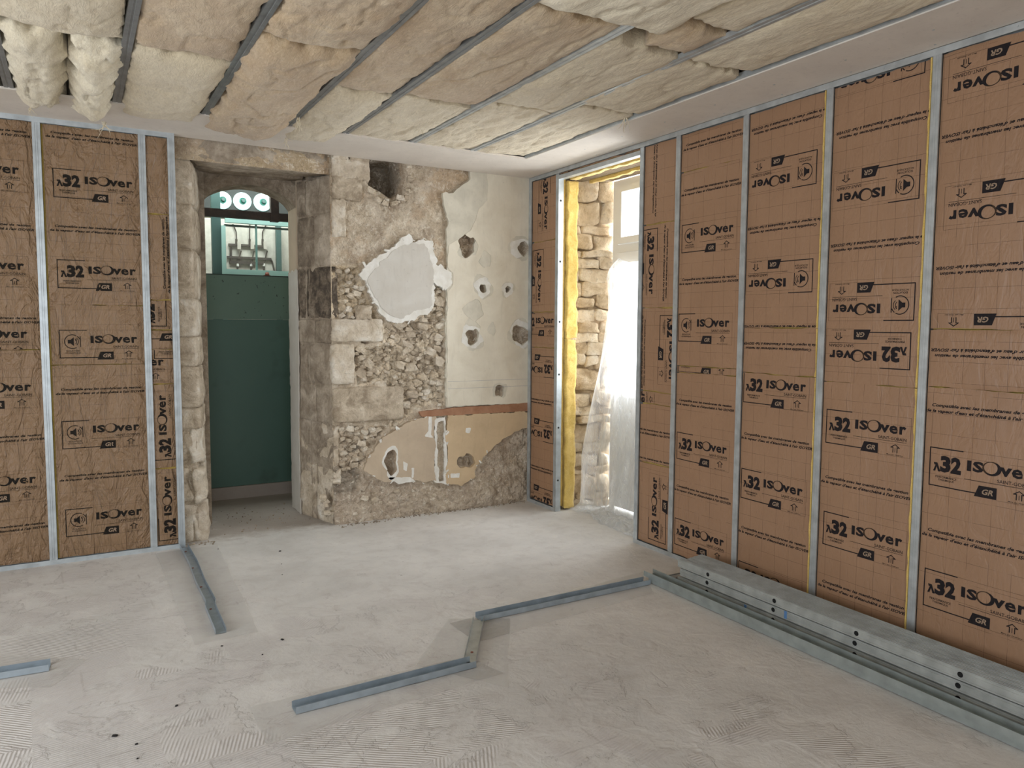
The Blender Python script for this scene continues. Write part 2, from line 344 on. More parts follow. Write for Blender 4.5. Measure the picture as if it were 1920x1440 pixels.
# ---- floor
def m_floor():
    m, nt, b = new_mat('screed_floor'); v = coords(nt)
    n1 = noise(nt, v, 1.3, 5, 0.6, 0.5); n2 = noise(nt, v, 9, 6, 0.7, 0.4); n3 = noise(nt, v, 70, 4, 0.7); n4 = noise(nt, v, 22, 3, 0.6)
    c = mixc(nt, ramp(nt, n1, [(0.35, 0.0), (0.65, 1.0)]), srgb(202, 200, 197), srgb(222, 220, 217))
    c = mixc(nt, mathn(nt, 'MULTIPLY', ramp(nt, n2, [(0.48, 0.0), (0.7, 1.0)]), 0.4), c, srgb(184, 177, 171))
    c = mixc(nt, mathn(nt, 'MULTIPLY', ramp(nt, n2, [(0.3, 1.0), (0.45, 0.0)]), 0.3), c, srgb(222, 217, 209))
    c = mixc(nt, mathn(nt, 'MULTIPLY', ramp(nt, n3, [(0.62, 0.0), (0.72, 1.0)]), 0.4), c, srgb(120, 112, 104))
    c = mixc(nt, mathn(nt, 'MULTIPLY', ramp(nt, n4, [(0.68, 0.0), (0.74, 1.0)]), 0.35), c, srgb(110, 104, 100))
    # notched-trowel combing left by the lifted tiles, tile by tile
    sep = N(nt, 'ShaderNodeSeparateXYZ'); nt.links.new(v, sep.inputs[0])
    cx = mathn(nt, 'FLOOR', mathn(nt, 'DIVIDE', mathn(nt, 'ADD', sep.outputs[0], mathn(nt, 'MULTIPLY', sep.outputs[1], 0.06)), 0.42))
    cy = mathn(nt, 'FLOOR', mathn(nt, 'DIVIDE', sep.outputs[1], 0.42))
    cmb = N(nt, 'ShaderNodeCombineXYZ'); nt.links.new(cx, cmb.inputs[0]); nt.links.new(cy, cmb.inputs[1])
    wnz = N(nt, 'ShaderNodeTexWhiteNoise'); wnz.noise_dimensions = '2D'; nt.links.new(cmb.outputs[0], wnz.inputs['Vector'])
    rot = N(nt, 'ShaderNodeVectorRotate', rotation_type='Z_AXIS'); nt.links.new(v, rot.inputs['Vector'])
    nt.links.new(mathn(nt, 'MULTIPLY', wnz.outputs['Value'], 2.4), rot.inputs['Angle'])
    wav = N(nt, 'ShaderNodeTexWave', wave_type='BANDS'); wav.inputs['Scale'].default_value = 21; wav.inputs['Distortion'].default_value = 2.2
    wav.inputs['Detail'].default_value = 1.5; wav.inputs['Detail Scale'].default_value = 0.35
    nt.links.new(rot.outputs[0], wav.inputs['Vector'])
    # combed where the old tiled kitchen was: the foreground on the left, fading to bare screed on the right
    zone = mathn(nt, 'SUBTRACT', 1.55, mathn(nt, 'ADD', mathn(nt, 'MULTIPLY', sep.outputs[0], 0.42), mathn(nt, 'MULTIPLY', sep.outputs[1], 0.22)))
    mk = mathn(nt, 'ADD', zone, mathn(nt, 'MULTIPLY', mathn(nt, 'SUBTRACT', noise(nt, v, 3.1, 3, 0.6, 0.6), 0.5), 3.0))
    mk = mathn(nt, 'ADD', mk, mathn(nt, 'MULTIPLY', wnz.outputs['Value'], 0.5))
    mask = ramp(nt, mk, [(0.62, 0.0), (0.86, 1.0)])
    comb = mathn(nt, 'MULTIPLY', wav.outputs['Fac'], mask)
    # straight joints of the lifted tiles
    jt = None
    for ax, q in ((0, cx), (1, cy)):
        src = mathn(nt, 'ADD', sep.outputs[0], mathn(nt, 'MULTIPLY', sep.outputs[1], 0.06)) if ax == 0 else sep.outputs[1]
        fr = mathn(nt, 'FRACT', mathn(nt, 'ADD', mathn(nt, 'DIVIDE', src, 0.42), mathn(nt, 'MULTIPLY', n2, 0.03)))
        ln = mathn(nt, 'LESS_THAN', mathn(nt, 'ABSOLUTE', mathn(nt, 'SUBTRACT', fr, 0.5)), 0.012)
        jt = ln if jt is None else mathn(nt, 'MAXIMUM', jt, ln)
    jt = mathn(nt, 'MULTIPLY', jt, mathn(nt, 'MULTIPLY', ramp(nt, mk, [(0.4, 0.0), (0.7, 1.0)]), ramp(nt, noise(nt, v, 4, 2), [(0.45, 0.0), (0.6, 1.0)])))
    c = mixc(nt, mathn(nt, 'MULTIPLY', mask, 0.28), c, srgb(198, 192, 191))
    c = mixc(nt, mathn(nt, 'MULTIPLY', jt, 0.3), c, srgb(150, 142, 136))
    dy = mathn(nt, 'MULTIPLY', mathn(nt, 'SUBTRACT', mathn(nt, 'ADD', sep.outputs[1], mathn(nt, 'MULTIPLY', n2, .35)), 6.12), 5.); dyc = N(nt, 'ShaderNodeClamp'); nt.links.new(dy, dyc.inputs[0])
    c = mixc(nt, mathn(nt, 'MULTIPLY', dyc.outputs[0], .7), c, srgb(140, 126, 114))  # niche floor and sill: brown dirt, with the recess's shade partly painted in
    skim = noise(nt, v, 1.9, 9, .64, .5); stp = mathn(nt, 'MULTIPLY', ramp(nt, skim, [(.50, 0.), (.515, 1.)]), ramp(nt, mk, [(.2, 0.), (.5, 1.)])); edge = ramp(nt, mathn(nt, 'ABSOLUTE', mathn(nt, 'SUBTRACT', skim, .507)), [(0., 1.), (.012, 0.)])
    edge = mathn(nt, 'MULTIPLY', edge, ramp(nt, mk, [(.2, 0.), (.5, 1.)]))
    c = mixc(nt, mathn(nt, 'MULTIPLY', stp, .25), c, srgb(206, 201, 198)); c = mixc(nt, mathn(nt, 'MULTIPLY', edge, .25), c, srgb(140, 132, 126))
    setc(nt, b, c); b.inputs['Roughness'].default_value = 0.72; b.inputs['Specular IOR Level'].default_value = 0.35
    h = mathn(nt, 'ADD', mathn(nt, 'MULTIPLY', n2, 0.9), mathn(nt, 'MULTIPLY', n3, 0.12))
    h = mathn(nt, 'ADD', h, mathn(nt, 'MULTIPLY', n4, 0.25))
    h = mathn(nt, 'ADD', h, mathn(nt, 'MULTIPLY', stp, .5)); h = mathn(nt, 'ADD', h, mathn(nt, 'MULTIPLY', comb, 0.34)); h = mathn(nt, 'SUBTRACT', h, mathn(nt, 'MULTIPLY', jt, 0.5))
    bump(nt, b, h, 0.5, 0.012); return m
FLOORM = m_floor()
V = [(-3.1, -2.3, 0), (4.5, -2.3, 0), (4.5, 9, 0), (-3.1, 9, 0), (-3.1, -2.3, -0.2), (4.5, -2.3, -0.2), (4.5, 9, -0.2), (-3.1, 9, -0.2)]
BOXF = [(3, 2, 1, 0), (4, 5, 6, 7), (0, 1, 5, 4), (1, 2, 6, 5), (2, 3, 7, 6), (3, 0, 4, 7)]
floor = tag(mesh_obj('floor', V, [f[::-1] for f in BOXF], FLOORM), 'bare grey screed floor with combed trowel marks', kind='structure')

# ---- ceiling slab above the insulation, side and rear walls (behind the camera, with window openings)
tag(MB().box((-3.1, -2.3, 3.22), (4.4, 6.9, 3.4)).build('ceiling', WALLP), 'dark upper floor slab above the insulation', kind='structure')
def wall_with_hole(name, axis, c0, c1, a0, a1, h0, h1, z0, z1, label):
    mb = MB()
    def bx(u0, u1, zz0, zz1):
        if axis == 0: mb.box((c0, u0, zz0), (c1, u1, zz1))
        else: mb.box((u0, c0, zz0), (u1, c1, zz1))
    bx(a0, h0, 0, 3.22); bx(h1, a1, 0, 3.22); bx(h0, h1, 0, z0); bx(h0, h1, z1, 3.22)
    return tag(mb.build(name, WALLP), label, kind='structure')
wall_with_hole('wall_rear', 1, -2.3, -2.2, -3.1, 3.8, -1.9, 0.7, 0.5, 2.6, 'plain plastered wall behind the photographer with a wide window')
wall_with_hole('wall_left', 0, -3.1, -3.0, -2.2, 6.1, 1.4, 3.4, 0.5, 2.5, 'plain plastered side wall with a window')
tag(MB().box((3.76, -2.2, 0), (3.86, 4.392, 3.22)).box((3.76, 5.9, 0), (4.24, 6.6, 3.22)).box((3.76, 4.22, 2.97), (4.24, 5.9, 3.22)).box((3.86, 4.12, 0), (4.24, 4.22, 3.22)).build('wall_right', STONE_W), 'masonry wall behind the right partition', kind='structure')
tag(MB().box((-3.0, 6.06, 0), (0.52, 6.2, 3.22)).build('wall_far', WALLP), 'masonry wall behind the left partition', kind='structure')

# ---- plasterboard border of the ceiling
for nm, a, b, lb in (('trim_1', (-3.0, 5.32, ZC), (XR-0.005, 6.0, ZC+0.013), 'plasterboard strip closing the ceiling along the stone wall'),
                     ('trim_2', (3.19, -2.2, ZC), (XR-0.005, 5.318, ZC+0.013), 'plasterboard strip closing the ceiling along the right wall')):
    o = MB().box(a, b).build(nm, GYPSUM); tag(o, lb, kind='structure')
    if nm == 'trim_2':
        for k in range(9):
            y = 1.2+0.45*k
            MB().cyl((3.40, y, ZC-0.0012), (3.40, y, ZC+0.002), 0.006, 8).build('screw_head', GALV_D, o)
            MB().cyl((3.58, y+0.1, ZC-0.0012), (3.58, y+0.1, ZC+0.002), 0.006, 8).build('screw_head', GALV_D, o)

# ================================================================== OLD MASONRY WALL (wall_back)
def W(u, v): p = on(u, v, 1, 6.0); return (p[0], p[2])
def WC(x, y): return W(550+x/1.92, 250+y/1.92)      # from a close-up of the wall
XC, Z0, Z1 = 1.79, -0.02, 3.05
HOLE = [WC(*p) for p in ((278, 92), (345, 86), (385, 100), (398, 160), (385, 215), (355, 232), (310, 200), (278, 185), (270, 130))]
HOLE_SH = [WC(*p) for p in ((262, 80), (395, 85), (420, 150), (405, 225), (360, 245), (300, 215), (262, 180))]
RUB1 = [WC(*p) for p in ((142, 474), (240, 478), (245, 530), (270, 590), (300, 650), (326, 690), (326, 760), (142, 668))]
RUB2 = [WC(*p) for p in ((326, 690), (440, 670), (500, 640), (505, 480), (545, 480), (550, 700), (548, 980), (500, 975), (440, 1000), (410, 1030), (360, 1065), (350, 1045), (400, 960), (320, 910), (230, 910), (215, 780), (330, 760))]
RUB3 = [WC(*p) for p in ((145, 1050), (350, 1055), (320, 1090), (280, 1150), (255, 1210), (230, 1240), (160, 1230), (130, 1150))]
BASE = [WC(*p) for p in ((110, 1200), (250, 1215), (340, 1258), (560, 1262), (650, 1245), (660, 1200), (740, 1110), (850, 1055), (860, 1440), (100, 1440))]
SOOT = [WC(*p) for p in ((120, 1250), (170, 1215), (235, 1235), (225, 1280), (180, 1300), (130, 1310))]
UPPER = [WC(*p) for p in ((130, 60), (640, 60), (640, 160), (545, 220), (550, 500), (500, 520), (430, 360), (240, 470), (130, 470))]
CAVS = [(683, 558, 13, 16, .05), (773, 562, 10, 11, .05), (645, 732, 25, 30, .035), (820, 725, 30, 36, .03), (625, 402, 34, 40, .035), (830, 415, 18, 25, .03), (742, 925, 18, 24, .025), (622, 1182, 30, 26, .03), (352, 1185, 24, 42, .03), (178, 1052, 6, 10, 0), (262, 752, 14, 8, .05)]
def cav_poly(c, g=1.0, n=18, seed=0):
    rs = np.random.RandomState(int(c[0]*7+c[1])+seed)
    ph = rs.rand(3)*6.28
    return [WC(c[0]+g*c[2]*(1+.16*math.sin(2*t+ph[0])+.12*math.sin(3*t+ph[1])+.10*math.sin(5*t+ph[2]))*math.cos(t), c[1]+g*c[3]*(1+.16*math.sin(2*t+ph[1])+.12*math.sin(3*t+ph[2])+.1*math.sin(5*t+ph[0]))*math.sin(t)) for t in [2*math.pi*k/n for k in range(n)]]
# dressed blocks on the face, measured as (left, right, top, bottom) in the close-up
BLOCKS = [(140, 278, 100, 160), (205, 275, 66, 104), (140, 200, 66, 100), (140, 325, 668, 752), (140, 222, 756, 905), (145, 400, 908, 1046), (225, 285, 618, 672), (140, 250, 160, 236), (140, 190, 236, 372)]

def facets(x, z, size, seed):
    """broken-stone facets: random cells with their own level and tilt; returns level 0..1, cell id, distance to the joint, tilt term"""
    rsx = np.random.RandomState(seed); x0, x1, z0, z1 = 1.7, 3.7, -.1, 3.1
    gx, gz = int((x1-x0)/size)+1, int((z1-z0)/size)+1
    sx_ = x0+(np.arange(gx)[:, None]+rsx.rand(gx, gz))*size; sz_ = z0+(np.arange(gz)[None, :]+rsx.rand(gx, gz))*size*.8
    lev = rsx.rand(gx, gz); tx = rsx.randn(gx, gz)*.22; tz = rsx.randn(gx, gz)*.22
    wx = x+.012*fbm(np.stack([x*22, 0*x, z*22], 1), 2, seed+1); wz = z+.012*fbm(np.stack([x*22, 0*x+5, z*22], 1), 2, seed+2)
    i0 = np.clip(((wx-x0)/size).astype(int), 0, gx-1); j0 = np.clip(((wz-z0)/(size*.8)).astype(int), 0, gz-1)
    d1 = np.full(len(x), 9.); d2 = np.full(len(x), 9.); ci = i0*0; cj = j0*0
    for a in (-2, -1, 0, 1, 2):
        for b in (-2, -1, 0, 1, 2):
            ii = np.clip(i0+a, 0, gx-1); jj = np.clip(j0+b, 0, gz-1)
            d = np.hypot(wx-sx_[ii, jj], (wz-sz_[ii, jj])*1.25); new = d < d1-1e-9
            dup = np.abs(d-d1) < 1e-9
            d2 = np.where(new, d1, np.where(dup, d2, np.minimum(d2, d))); ci = np.where(new, ii, ci); cj = np.where(new, jj, cj); d1 = np.where(new, d, d1)
    return lev[ci, cj], ci*gz+cj, d2-d1, tx[ci, cj]*(wx-sx_[ci, cj])+tz[ci, cj]*(wz-sz_[ci, cj])
def wall_height(X, Z):
    P = np.stack([X, np.zeros_like(X), Z], 1)
    y = np.full(len(X), YB+0.012) + 0.007*fbm(P*5, 5, 3) + 0.004*fbm(P*28, 3, 9)
    for poly, dep, amp in ((RUB1, .028, .02), (RUB2, .026, .02), (RUB3, .03, .024)):
        m = inpoly(X, Z, poly); d = np.clip(distpoly(X, Z, poly)/0.03, 0, 1)
        if not m.any(): continue
        r_, cid, gap_, tl_ = facets(X[m], Z[m], .075, 3+0); r2, c2_, g2, t2 = facets(X[m], Z[m], .028, 4)
        y[m] += d[m]*(dep*.8-.022*(r_-.5)+tl_*.8+.016*np.exp(-gap_/.006)+.010*(r2-.5)+t2*.6+.006*np.exp(-g2/.004)+.25*amp*fbm(P[m]*30, 4, 21))
    m = inpoly(X, Z, BASE); d = np.clip(distpoly(X, Z, BASE)/0.05, 0, 1)
    low = np.clip((0.35-Z)/0.35, 0, 1)
    r2, c2_, g2, t2 = facets(X, Z, .05, 6)
    y += np.where(m, d*(0.010+0.016*fbm(P*9, 6, 33, .6)+.008*(r2-.5)+t2*.4+.005*np.exp(-g2/.004)-0.05*low), 0)
    m = inpoly(X, Z, UPPER); y += np.where(m, 0.007*fbm(P*16, 5, 41, .62), 0)
    m = inpoly(X, Z, HOLE_SH); y += np.where(m, np.clip(distpoly(X, Z, HOLE_SH)/0.05, 0, 1)*(0.03+0.02*fbm(P*14, 4, 52)), 0)
    m = inpoly(X, Z, HOLE); d = np.clip(distpoly(X, Z, HOLE)/0.02, 0, 1); y += np.where(m, d*(0.26+0.03*fbm(P*12, 3, 61)), 0)
    for c in CAVS:
        if not c[4]: continue
        pl = cav_poly(c, 1.0); m = inpoly(X, Z, pl); d = np.clip(distpoly(X, Z, pl)/0.015, 0, 1); y += np.where(m, d*(c[4]+0.014*fbm(P*30, 3, 71)), 0)
    return y
def wall_tint(X, Z):
    P = np.stack([X, np.zeros_like(X), Z], 1); n = len(X)
    c = np.tile(np.array(srgb(210, 195, 172)), (n, 1))
    def put(mask, col, soft=1.0):
        k = (mask*soft)[:, None]; c[:] = c*(1-k)+np.array(col)*k
    w = np.clip(0.5+fbm(P*4, 4, 5), 0, 1); put(w, srgb(192, 174, 149), .8)
    put(np.clip(fbm(P*4, 5, 8)*2.2, 0, 1)*inpoly(X, Z, UPPER), srgb(196, 158, 114), .7); put(np.clip(fbm(P*5, 5, 18)*2.4, 0, 1)*inpoly(X, Z, UPPER), srgb(164, 148, 130), .8); put(np.clip(fbm(P*7, 5, 28)*3-.5, 0, 1)*inpoly(X, Z, UPPER), srgb(226, 214, 194), .8)
    for poly, col in ((RUB1, srgb(210, 190, 156)), (RUB2, srgb(220, 204, 178)), (RUB3, srgb(205, 188, 165))):
        m = inpoly(X, Z, poly)
        if not m.any(): continue
        r_, cid, gap_, tl_ = facets(X[m], Z[m], .075, 3)
        cc = np.array(col)*(0.92+.5*r_)[:, None]; cc = cc*(1-.45*np.exp(-gap_/.004))[:, None]
        c[m] = np.clip(cc, 0, 1)
    put(inpoly(X, Z, BASE)*np.clip(.8+.5*fbm(P*6, 4, 38), 0, 1), srgb(180, 163, 147), .85)
    d = distpoly(X, Z, SOOT)*np.where(inpoly(X, Z, SOOT), -1, 1)+.03*fbm(P*14, 3, 91); put(np.clip(.7-d/0.05, 0, 1), srgb(34, 42, 44), .97)
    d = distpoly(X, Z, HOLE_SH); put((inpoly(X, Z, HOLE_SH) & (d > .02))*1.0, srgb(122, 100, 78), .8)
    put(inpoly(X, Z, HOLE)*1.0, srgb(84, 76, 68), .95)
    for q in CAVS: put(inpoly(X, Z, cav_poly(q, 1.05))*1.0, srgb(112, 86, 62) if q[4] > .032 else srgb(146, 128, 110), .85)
    return np.clip(c, 0, 1)
def relief_wall(name, x0, x1, z0, z1, step, parent=None, keep=None):
    nx = int((x1-x0)/step)+1; nz = int((z1-z0)/step)+1
    xs = np.linspace(x0, x1, nx); zs = np.linspace(z0, z1, nz)
    X, Z = [a.ravel() for a in np.meshgrid(xs, zs, indexing='ij')]
    Y = wall_height(X, Z); F4 = grid_faces(nx, nz)
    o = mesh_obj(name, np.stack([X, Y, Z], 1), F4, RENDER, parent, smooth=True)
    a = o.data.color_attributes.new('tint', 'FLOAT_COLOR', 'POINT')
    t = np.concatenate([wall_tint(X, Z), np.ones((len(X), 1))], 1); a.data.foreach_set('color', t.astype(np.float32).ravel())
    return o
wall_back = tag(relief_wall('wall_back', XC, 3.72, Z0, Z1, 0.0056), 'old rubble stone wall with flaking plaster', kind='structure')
MB().box((1.70, 6.34, 0), (3.76, 6.9, 3.22)).build('masonry_core', STONE_D, wall_back)
# lintel over the doorway
xs = np.linspace(0.50, XC, 110); zs = np.linspace(2.835, 3.05, 22)
X, Z = [a.ravel() for a in np.meshgrid(xs, zs, indexing='ij')]; P = np.stack([X, 0*X, Z], 1)
Y = 6.035+0.010*fbm(P*np.array([4, 4, 14]), 4, 77)+0.004*fbm(P*26, 3, 78)
lint = mesh_obj('lintel', np.stack([X, Y, Z], 1), grid_faces(110, 22), RENDER, wall_back, True)
a = lint.data.color_attributes.new('tint', 'FLOAT_COLOR', 'POINT')
w = np.clip(.5+fbm(P*5, 4, 79), 0, 1)[:, None]; t = np.array(srgb(196, 172, 132))*w+np.array(srgb(164, 134, 98))*(1-w)
t = np.concatenate([t, np.ones((len(X), 1))], 1); a.data.foreach_set('color', t.astype(np.float32).ravel())
# soffit slabs of the splayed niche
for (ya, yb, zb, sd) in ((6.03, 6.20, 2.835, 1), (6.20, 6.37, 2.848, 2), (6.37, 6.53, 2.84, 3)):
    fa = (ya-6.03)/0.5; fb = (yb-6.03)/0.5
    xa0, xa1, xb0, xb1 = .74+.13*fa, 1.80-.15*fa, .74+.13*fb, 1.80-.15*fb
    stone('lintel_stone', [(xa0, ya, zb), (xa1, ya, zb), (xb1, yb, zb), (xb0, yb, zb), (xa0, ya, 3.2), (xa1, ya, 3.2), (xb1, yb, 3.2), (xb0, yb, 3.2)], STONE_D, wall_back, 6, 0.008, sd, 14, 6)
# right jamb: dressed blocks from (1.79, 6.03) to (1.645, 6.52)
def jx(y): return 1.79-(y-6.03)*0.145/0.49
def zpx(v, u=625): return on(u, v, 1, 6.02)[2]
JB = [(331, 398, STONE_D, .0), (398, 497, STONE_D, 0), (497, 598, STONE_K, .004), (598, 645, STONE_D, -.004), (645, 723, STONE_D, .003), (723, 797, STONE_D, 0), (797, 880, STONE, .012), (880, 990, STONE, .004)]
for k, (v0, v1, mt, dx) in enumerate(JB):
    z1, z0 = zpx(v0)-.003, zpx(v1)+.003
    if k == 0: z1 = 2.84
    if k == len(JB)-1: z0 = -.02
    for (ya, yb) in (((6.035, 6.27), (6.275, 6.52)) if k % 2 else ((6.035, 6.40), (6.405, 6.52))):
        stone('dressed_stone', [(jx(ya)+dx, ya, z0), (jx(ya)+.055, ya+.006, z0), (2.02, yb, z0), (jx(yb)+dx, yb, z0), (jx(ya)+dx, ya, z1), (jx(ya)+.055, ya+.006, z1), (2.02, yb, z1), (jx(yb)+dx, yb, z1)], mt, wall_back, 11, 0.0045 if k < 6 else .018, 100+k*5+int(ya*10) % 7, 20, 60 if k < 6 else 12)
# dressed and half dressed blocks on the face
for k, (x0, x1, y0, y1) in enumerate(BLOCKS):
    a = WC(x0, y1); b = WC(x1, y0)
    stone('dressed_stone', hexa(a[0]+.003, b[0]-.003, 6.002, 6.12, a[1]+.003, b[1]-.003), STONE, wall_back, 12, .007, 200+k*4, 18, 40)
# rubble in the bare areas
PEB = []
for k in range(8):
    Vp, Fp = rough_block(hexa(-1, 1, -1, 1, -1, 1), 3, .30, 300+k*3, 9 if k % 2 else 7, 1.15)
    me = bpy.data.meshes.new('stone'); me.from_pydata(Vp.tolist(), [], [list(f) for f in Fp]); me.materials.append(STONE); PEB.append(me)
rs = np.random.RandomState(5); placed = []
def rubble(poly, count, rmin, rmax, yb):
    P_ = np.array(poly); lo, hi = P_.min(0), P_.max(0); n = 0
    for t in range(count*40):
        if n >= count: break
        x = lo[0]+rs.rand()*(hi[0]-lo[0]); z = lo[1]+rs.rand()*(hi[1]-lo[1]); r = rmin+(rmax-rmin)*rs.rand()**2*(1-0.6*t/(count*40))
        if not inpoly(np.array([x]), np.array([z]), poly)[0]: continue
        if any((x-a)**2+((z-b)*1.35)**2 < (0.86*(r+q))**2 for a, b, q in placed): continue
        bx0 = [(WC(b[0], b[3]), WC(b[1], b[2])) for b in BLOCKS[3:7]]
        if any(p[0]-.01 < x < q[0]+.01 and p[1]-.01 < z < q[1]+.01 for p, q in bx0): continue
        placed.append((x, z, r)); n += 1
        o = link('stone', PEB[rs.randint(8)], wall_back, (x, yb+.006+rs.rand()*.014, z))
        o.scale = (r*1.08, .028+.016*rs.rand(), r*(.62+.25*rs.rand())); o.rotation_euler = (rs.randn()*.12, rs.randn()*.3, rs.randn()*.15)
rubble(RUB2, 85, .016, .055, 6.046); rubble([WC(*p) for p in ((165, 490), (240, 490), (262, 590), (300, 670), (165, 660))], 16, .014, .035, 6.046); rubble([WC(*p) for p in ((175, 1065), (330, 1062), (270, 1150), (235, 1215), (175, 1215))], 30, .016, .04, 6.046)
# broken lower foot of the wall, with loose fragments
FOOT = [WC(*p) for p in ((110, 1240), (250, 1230), (340, 1275), (640, 1275), (840, 1250), (845, 1345), (500, 1370), (140, 1400), (100, 1370))]
rubble(FOOT, 46, .012, .038, 6.030)
HOLER = [WC(*p) for p in ((268, 190), (300, 215), (345, 235), (400, 225), (415, 150), (395, 90), (420, 90), (430, 200), (400, 250), (340, 255), (280, 225))]
rubble(HOLER, 18, .015, .035, 6.03)

# ---- plaster layers, each a thin sheet with a broken edge
def jag(poly, step, amp, seed, fx=25):
    out = []
    n = len(poly)
    for i in range(n):
        a = np.array(poly[i], float); b = np.array(poly[(i+1) % n], float); L = np.hypot(*(b-a)); m = max(1, int(L/step))
        for k in range(m): out.append(a+(b-a)*k/m)
    out = np.array(out); P3 = np.stack([out[:, 0], np.zeros(len(out)), out[:, 1]], 1)
    d = np.stack([fbm(P3*fx, 4, seed, .6), fbm(P3*fx, 4, seed+50, .6)], 1)*amp*1.5
    return out+d
def plaster(name, poly, holes, y, t, mat, amp=.006, seed=0, step=.008, label=None):
    """thin sheet with a broken outline: contour of the (noisy) distance to its outline and holes"""
    st = min(step, .008); P_ = np.array(poly); lo = P_.min(0)-.02; hi = P_.max(0)+.02
    nx, nz = int((hi[0]-lo[0])/st)+2, int((hi[1]-lo[1])/st)+2
    X, Z = np.meshgrid(lo[0]+np.arange(nx)*st, lo[1]+np.arange(nz)*st, indexing='ij'); x, z = X.ravel(), Z.ravel()
    f = distpoly(x, z, poly)*np.where(inpoly(x, z, poly), 1, -1)
    for h in holes: f = np.minimum(f, distpoly(x, z, h)*np.where(inpoly(x, z, h), -1, 1))
    P3 = np.stack([x, np.zeros(len(x)), z], 1)
    f = f+amp*1.3*fbm(P3*24, 4, seed, .62)+1e-7
    ins = f > 0; V = []; vid = {}; Fc = []; side = []
    def vert(k):
        if k not in vid: vid[k] = len(V); V.append((x[k], z[k]))
        return vid[k]
    def cut(a, b):
        k = (min(a, b), max(a, b))
        if k not in vid: q = f[a]/(f[a]-f[b]); vid[k] = len(V); V.append((x[a]+(x[b]-x[a])*q, z[a]+(z[b]-z[a])*q))
        return vid[k]
    I2 = ins.reshape(nx, nz); cnt = I2[:-1, :-1].astype(int)+I2[1:, :-1]+I2[1:, 1:]+I2[:-1, 1:]
    for a, b in zip(*np.nonzero(cnt)):
        c = [a*nz+b, (a+1)*nz+b, (a+1)*nz+b+1, a*nz+b+1]
        if cnt[a, b] == 4: Fc.append([vert(k) for k in c]); continue
        pg = []; cuts = []
        for q in range(4):
            u, w = c[q], c[(q+1) % 4]
            if ins[u]: pg.append(vert(u))
            if ins[u] != ins[w]: e = cut(u, w); pg.append(e); cuts.append((e, ins[u]))
        Fc.append(pg)
        for q in range(len(cuts)):
            e, o = cuts[q]; e2, o2 = cuts[(q+1) % len(cuts)]
            if o: side.append((e, e2))
    n = len(V); V3 = [(p[0], y, p[1]) for p in V]+[(p[0], y+t, p[1]) for p in V]
    Fc = Fc+[(b, a, a+n, b+n) for a, b in side]
    o = mesh_obj(name, V3, Fc, mat, wall_back)
    bm = bmesh.new(); bm.from_mesh(o.data); bmesh.ops.delete(bm, geom=[v for v in bm.verts if not v.link_faces], context='VERTS'); bm.to_mesh(o.data); bm.free()
    if label: o['label'] = label
    return o
C_ = lambda *pts: [WC(*p) for p in pts]
TOPX = C_((632, 90), (700, 90), (860, 120))
cav = lambda i, g=1.0: cav_poly(CAVS[i], g)
grey_poly = C_((632, 95), (638, 165), (575, 213), (538, 215), (545, 265), (560, 320), (552, 345), (556, 480), (552, 560), (553, 640), (548, 700), (552, 800), (549, 900), (552, 985), (868, 972), (868, 110))
plaster('plaster_layer', grey_poly, [cav(i) for i in (0, 1, 2, 3, 4, 5, 6)], 6.004, .03, PL_GREY, .005, 11, label='pale grey plaster under the cream paint coat')
cream = C_((690, 100), (700, 180), (698, 240), (668, 275), (650, 325), (640, 350), (606, 376), (590, 384), (560, 400), (556, 480), (572, 500), (578, 545), (556, 570), (556, 640), (552, 700), (556, 800), (553, 900), (556, 983), (868, 970), (868, 112))
CAVX = lambda cx, cy, rx, ry, g=1.0, sd=0: cav_poly((cx, cy, rx, ry), g, 20, sd)
holes = [CAVX(625, 405, 40, 46), CAVX(683, 552, 36, 40), CAVX(773, 562, 26, 27), CAVX(645, 730, 42, 50), CAVX(822, 722, 44, 50), CAVX(822, 412, 42, 40), CAVX(742, 925, 30, 30), CAVX(692, 455, 24, 26), CAVX(648, 638, 36, 34), CAVX(716, 705, 13, 22)]
plaster('paint_coat', cream, holes, 6.0005, .006, PL_CREAM, .004, 17, label='cream paint coat with patched holes')
for k, (h, q) in enumerate(((CAVX(683, 552, 33, 37, .98, 1), 0), (CAVX(773, 562, 24, 25, .98, 1), 1), (CAVX(645, 730, 40, 47, .98, 1), 2), (CAVX(822, 722, 41, 47, .98, 1), 3), (CAVX(818, 412, 38, 36, .98, 1), 5))):
    plaster('filler_patch', h, [cav(q, 1.03)], 6.002, .008, PL_WHITE, .003, 30+k, .008)
for k, h in enumerate((CAVX(692, 455, 22, 24), CAVX(648, 638, 34, 32))): plaster('filler_patch', h, [], 6.0015, .006, PL_GREY, .004, 40+k, .008)
# chalk lines
for v in (887, 912):
    a = WC(556, v+4); b = WC(846, v); MB().box((a[0], 5.9998, (a[1]+b[1])/2-.0012), (b[0], 6.0006, (a[1]+b[1])/2+.0012)).build('chalk_line', plain('chalk_blue', srgb(158, 156, 160)), wall_back)
# white patch in the middle
wp = C_((238, 505), (262, 468), (300, 445), (355, 412), (392, 380), (418, 362), (432, 395), (460, 376), (500, 392), (520, 470), (570, 500), (574, 540), (545, 560), (508, 540), (508, 600), (500, 640), (462, 655), (430, 672), (390, 684), (340, 672), (308, 640), (288, 592), (262, 545))
plaster('filler_patch', wp, [], 5.998, .045, PL_WHITE, .011, 51)
wp2 = C_((268, 520), (292, 488), (330, 452), (380, 408), (425, 395), (468, 402), (492, 440), (505, 500), (500, 560), (503, 625), (440, 636), (396, 664), (342, 655), (314, 625), (290, 580), (270, 550))
plaster('plaster_layer', wp2, [], 5.9945, .004, PL_PATCH, .009, 55, label='large smooth grey-white plaster patch')
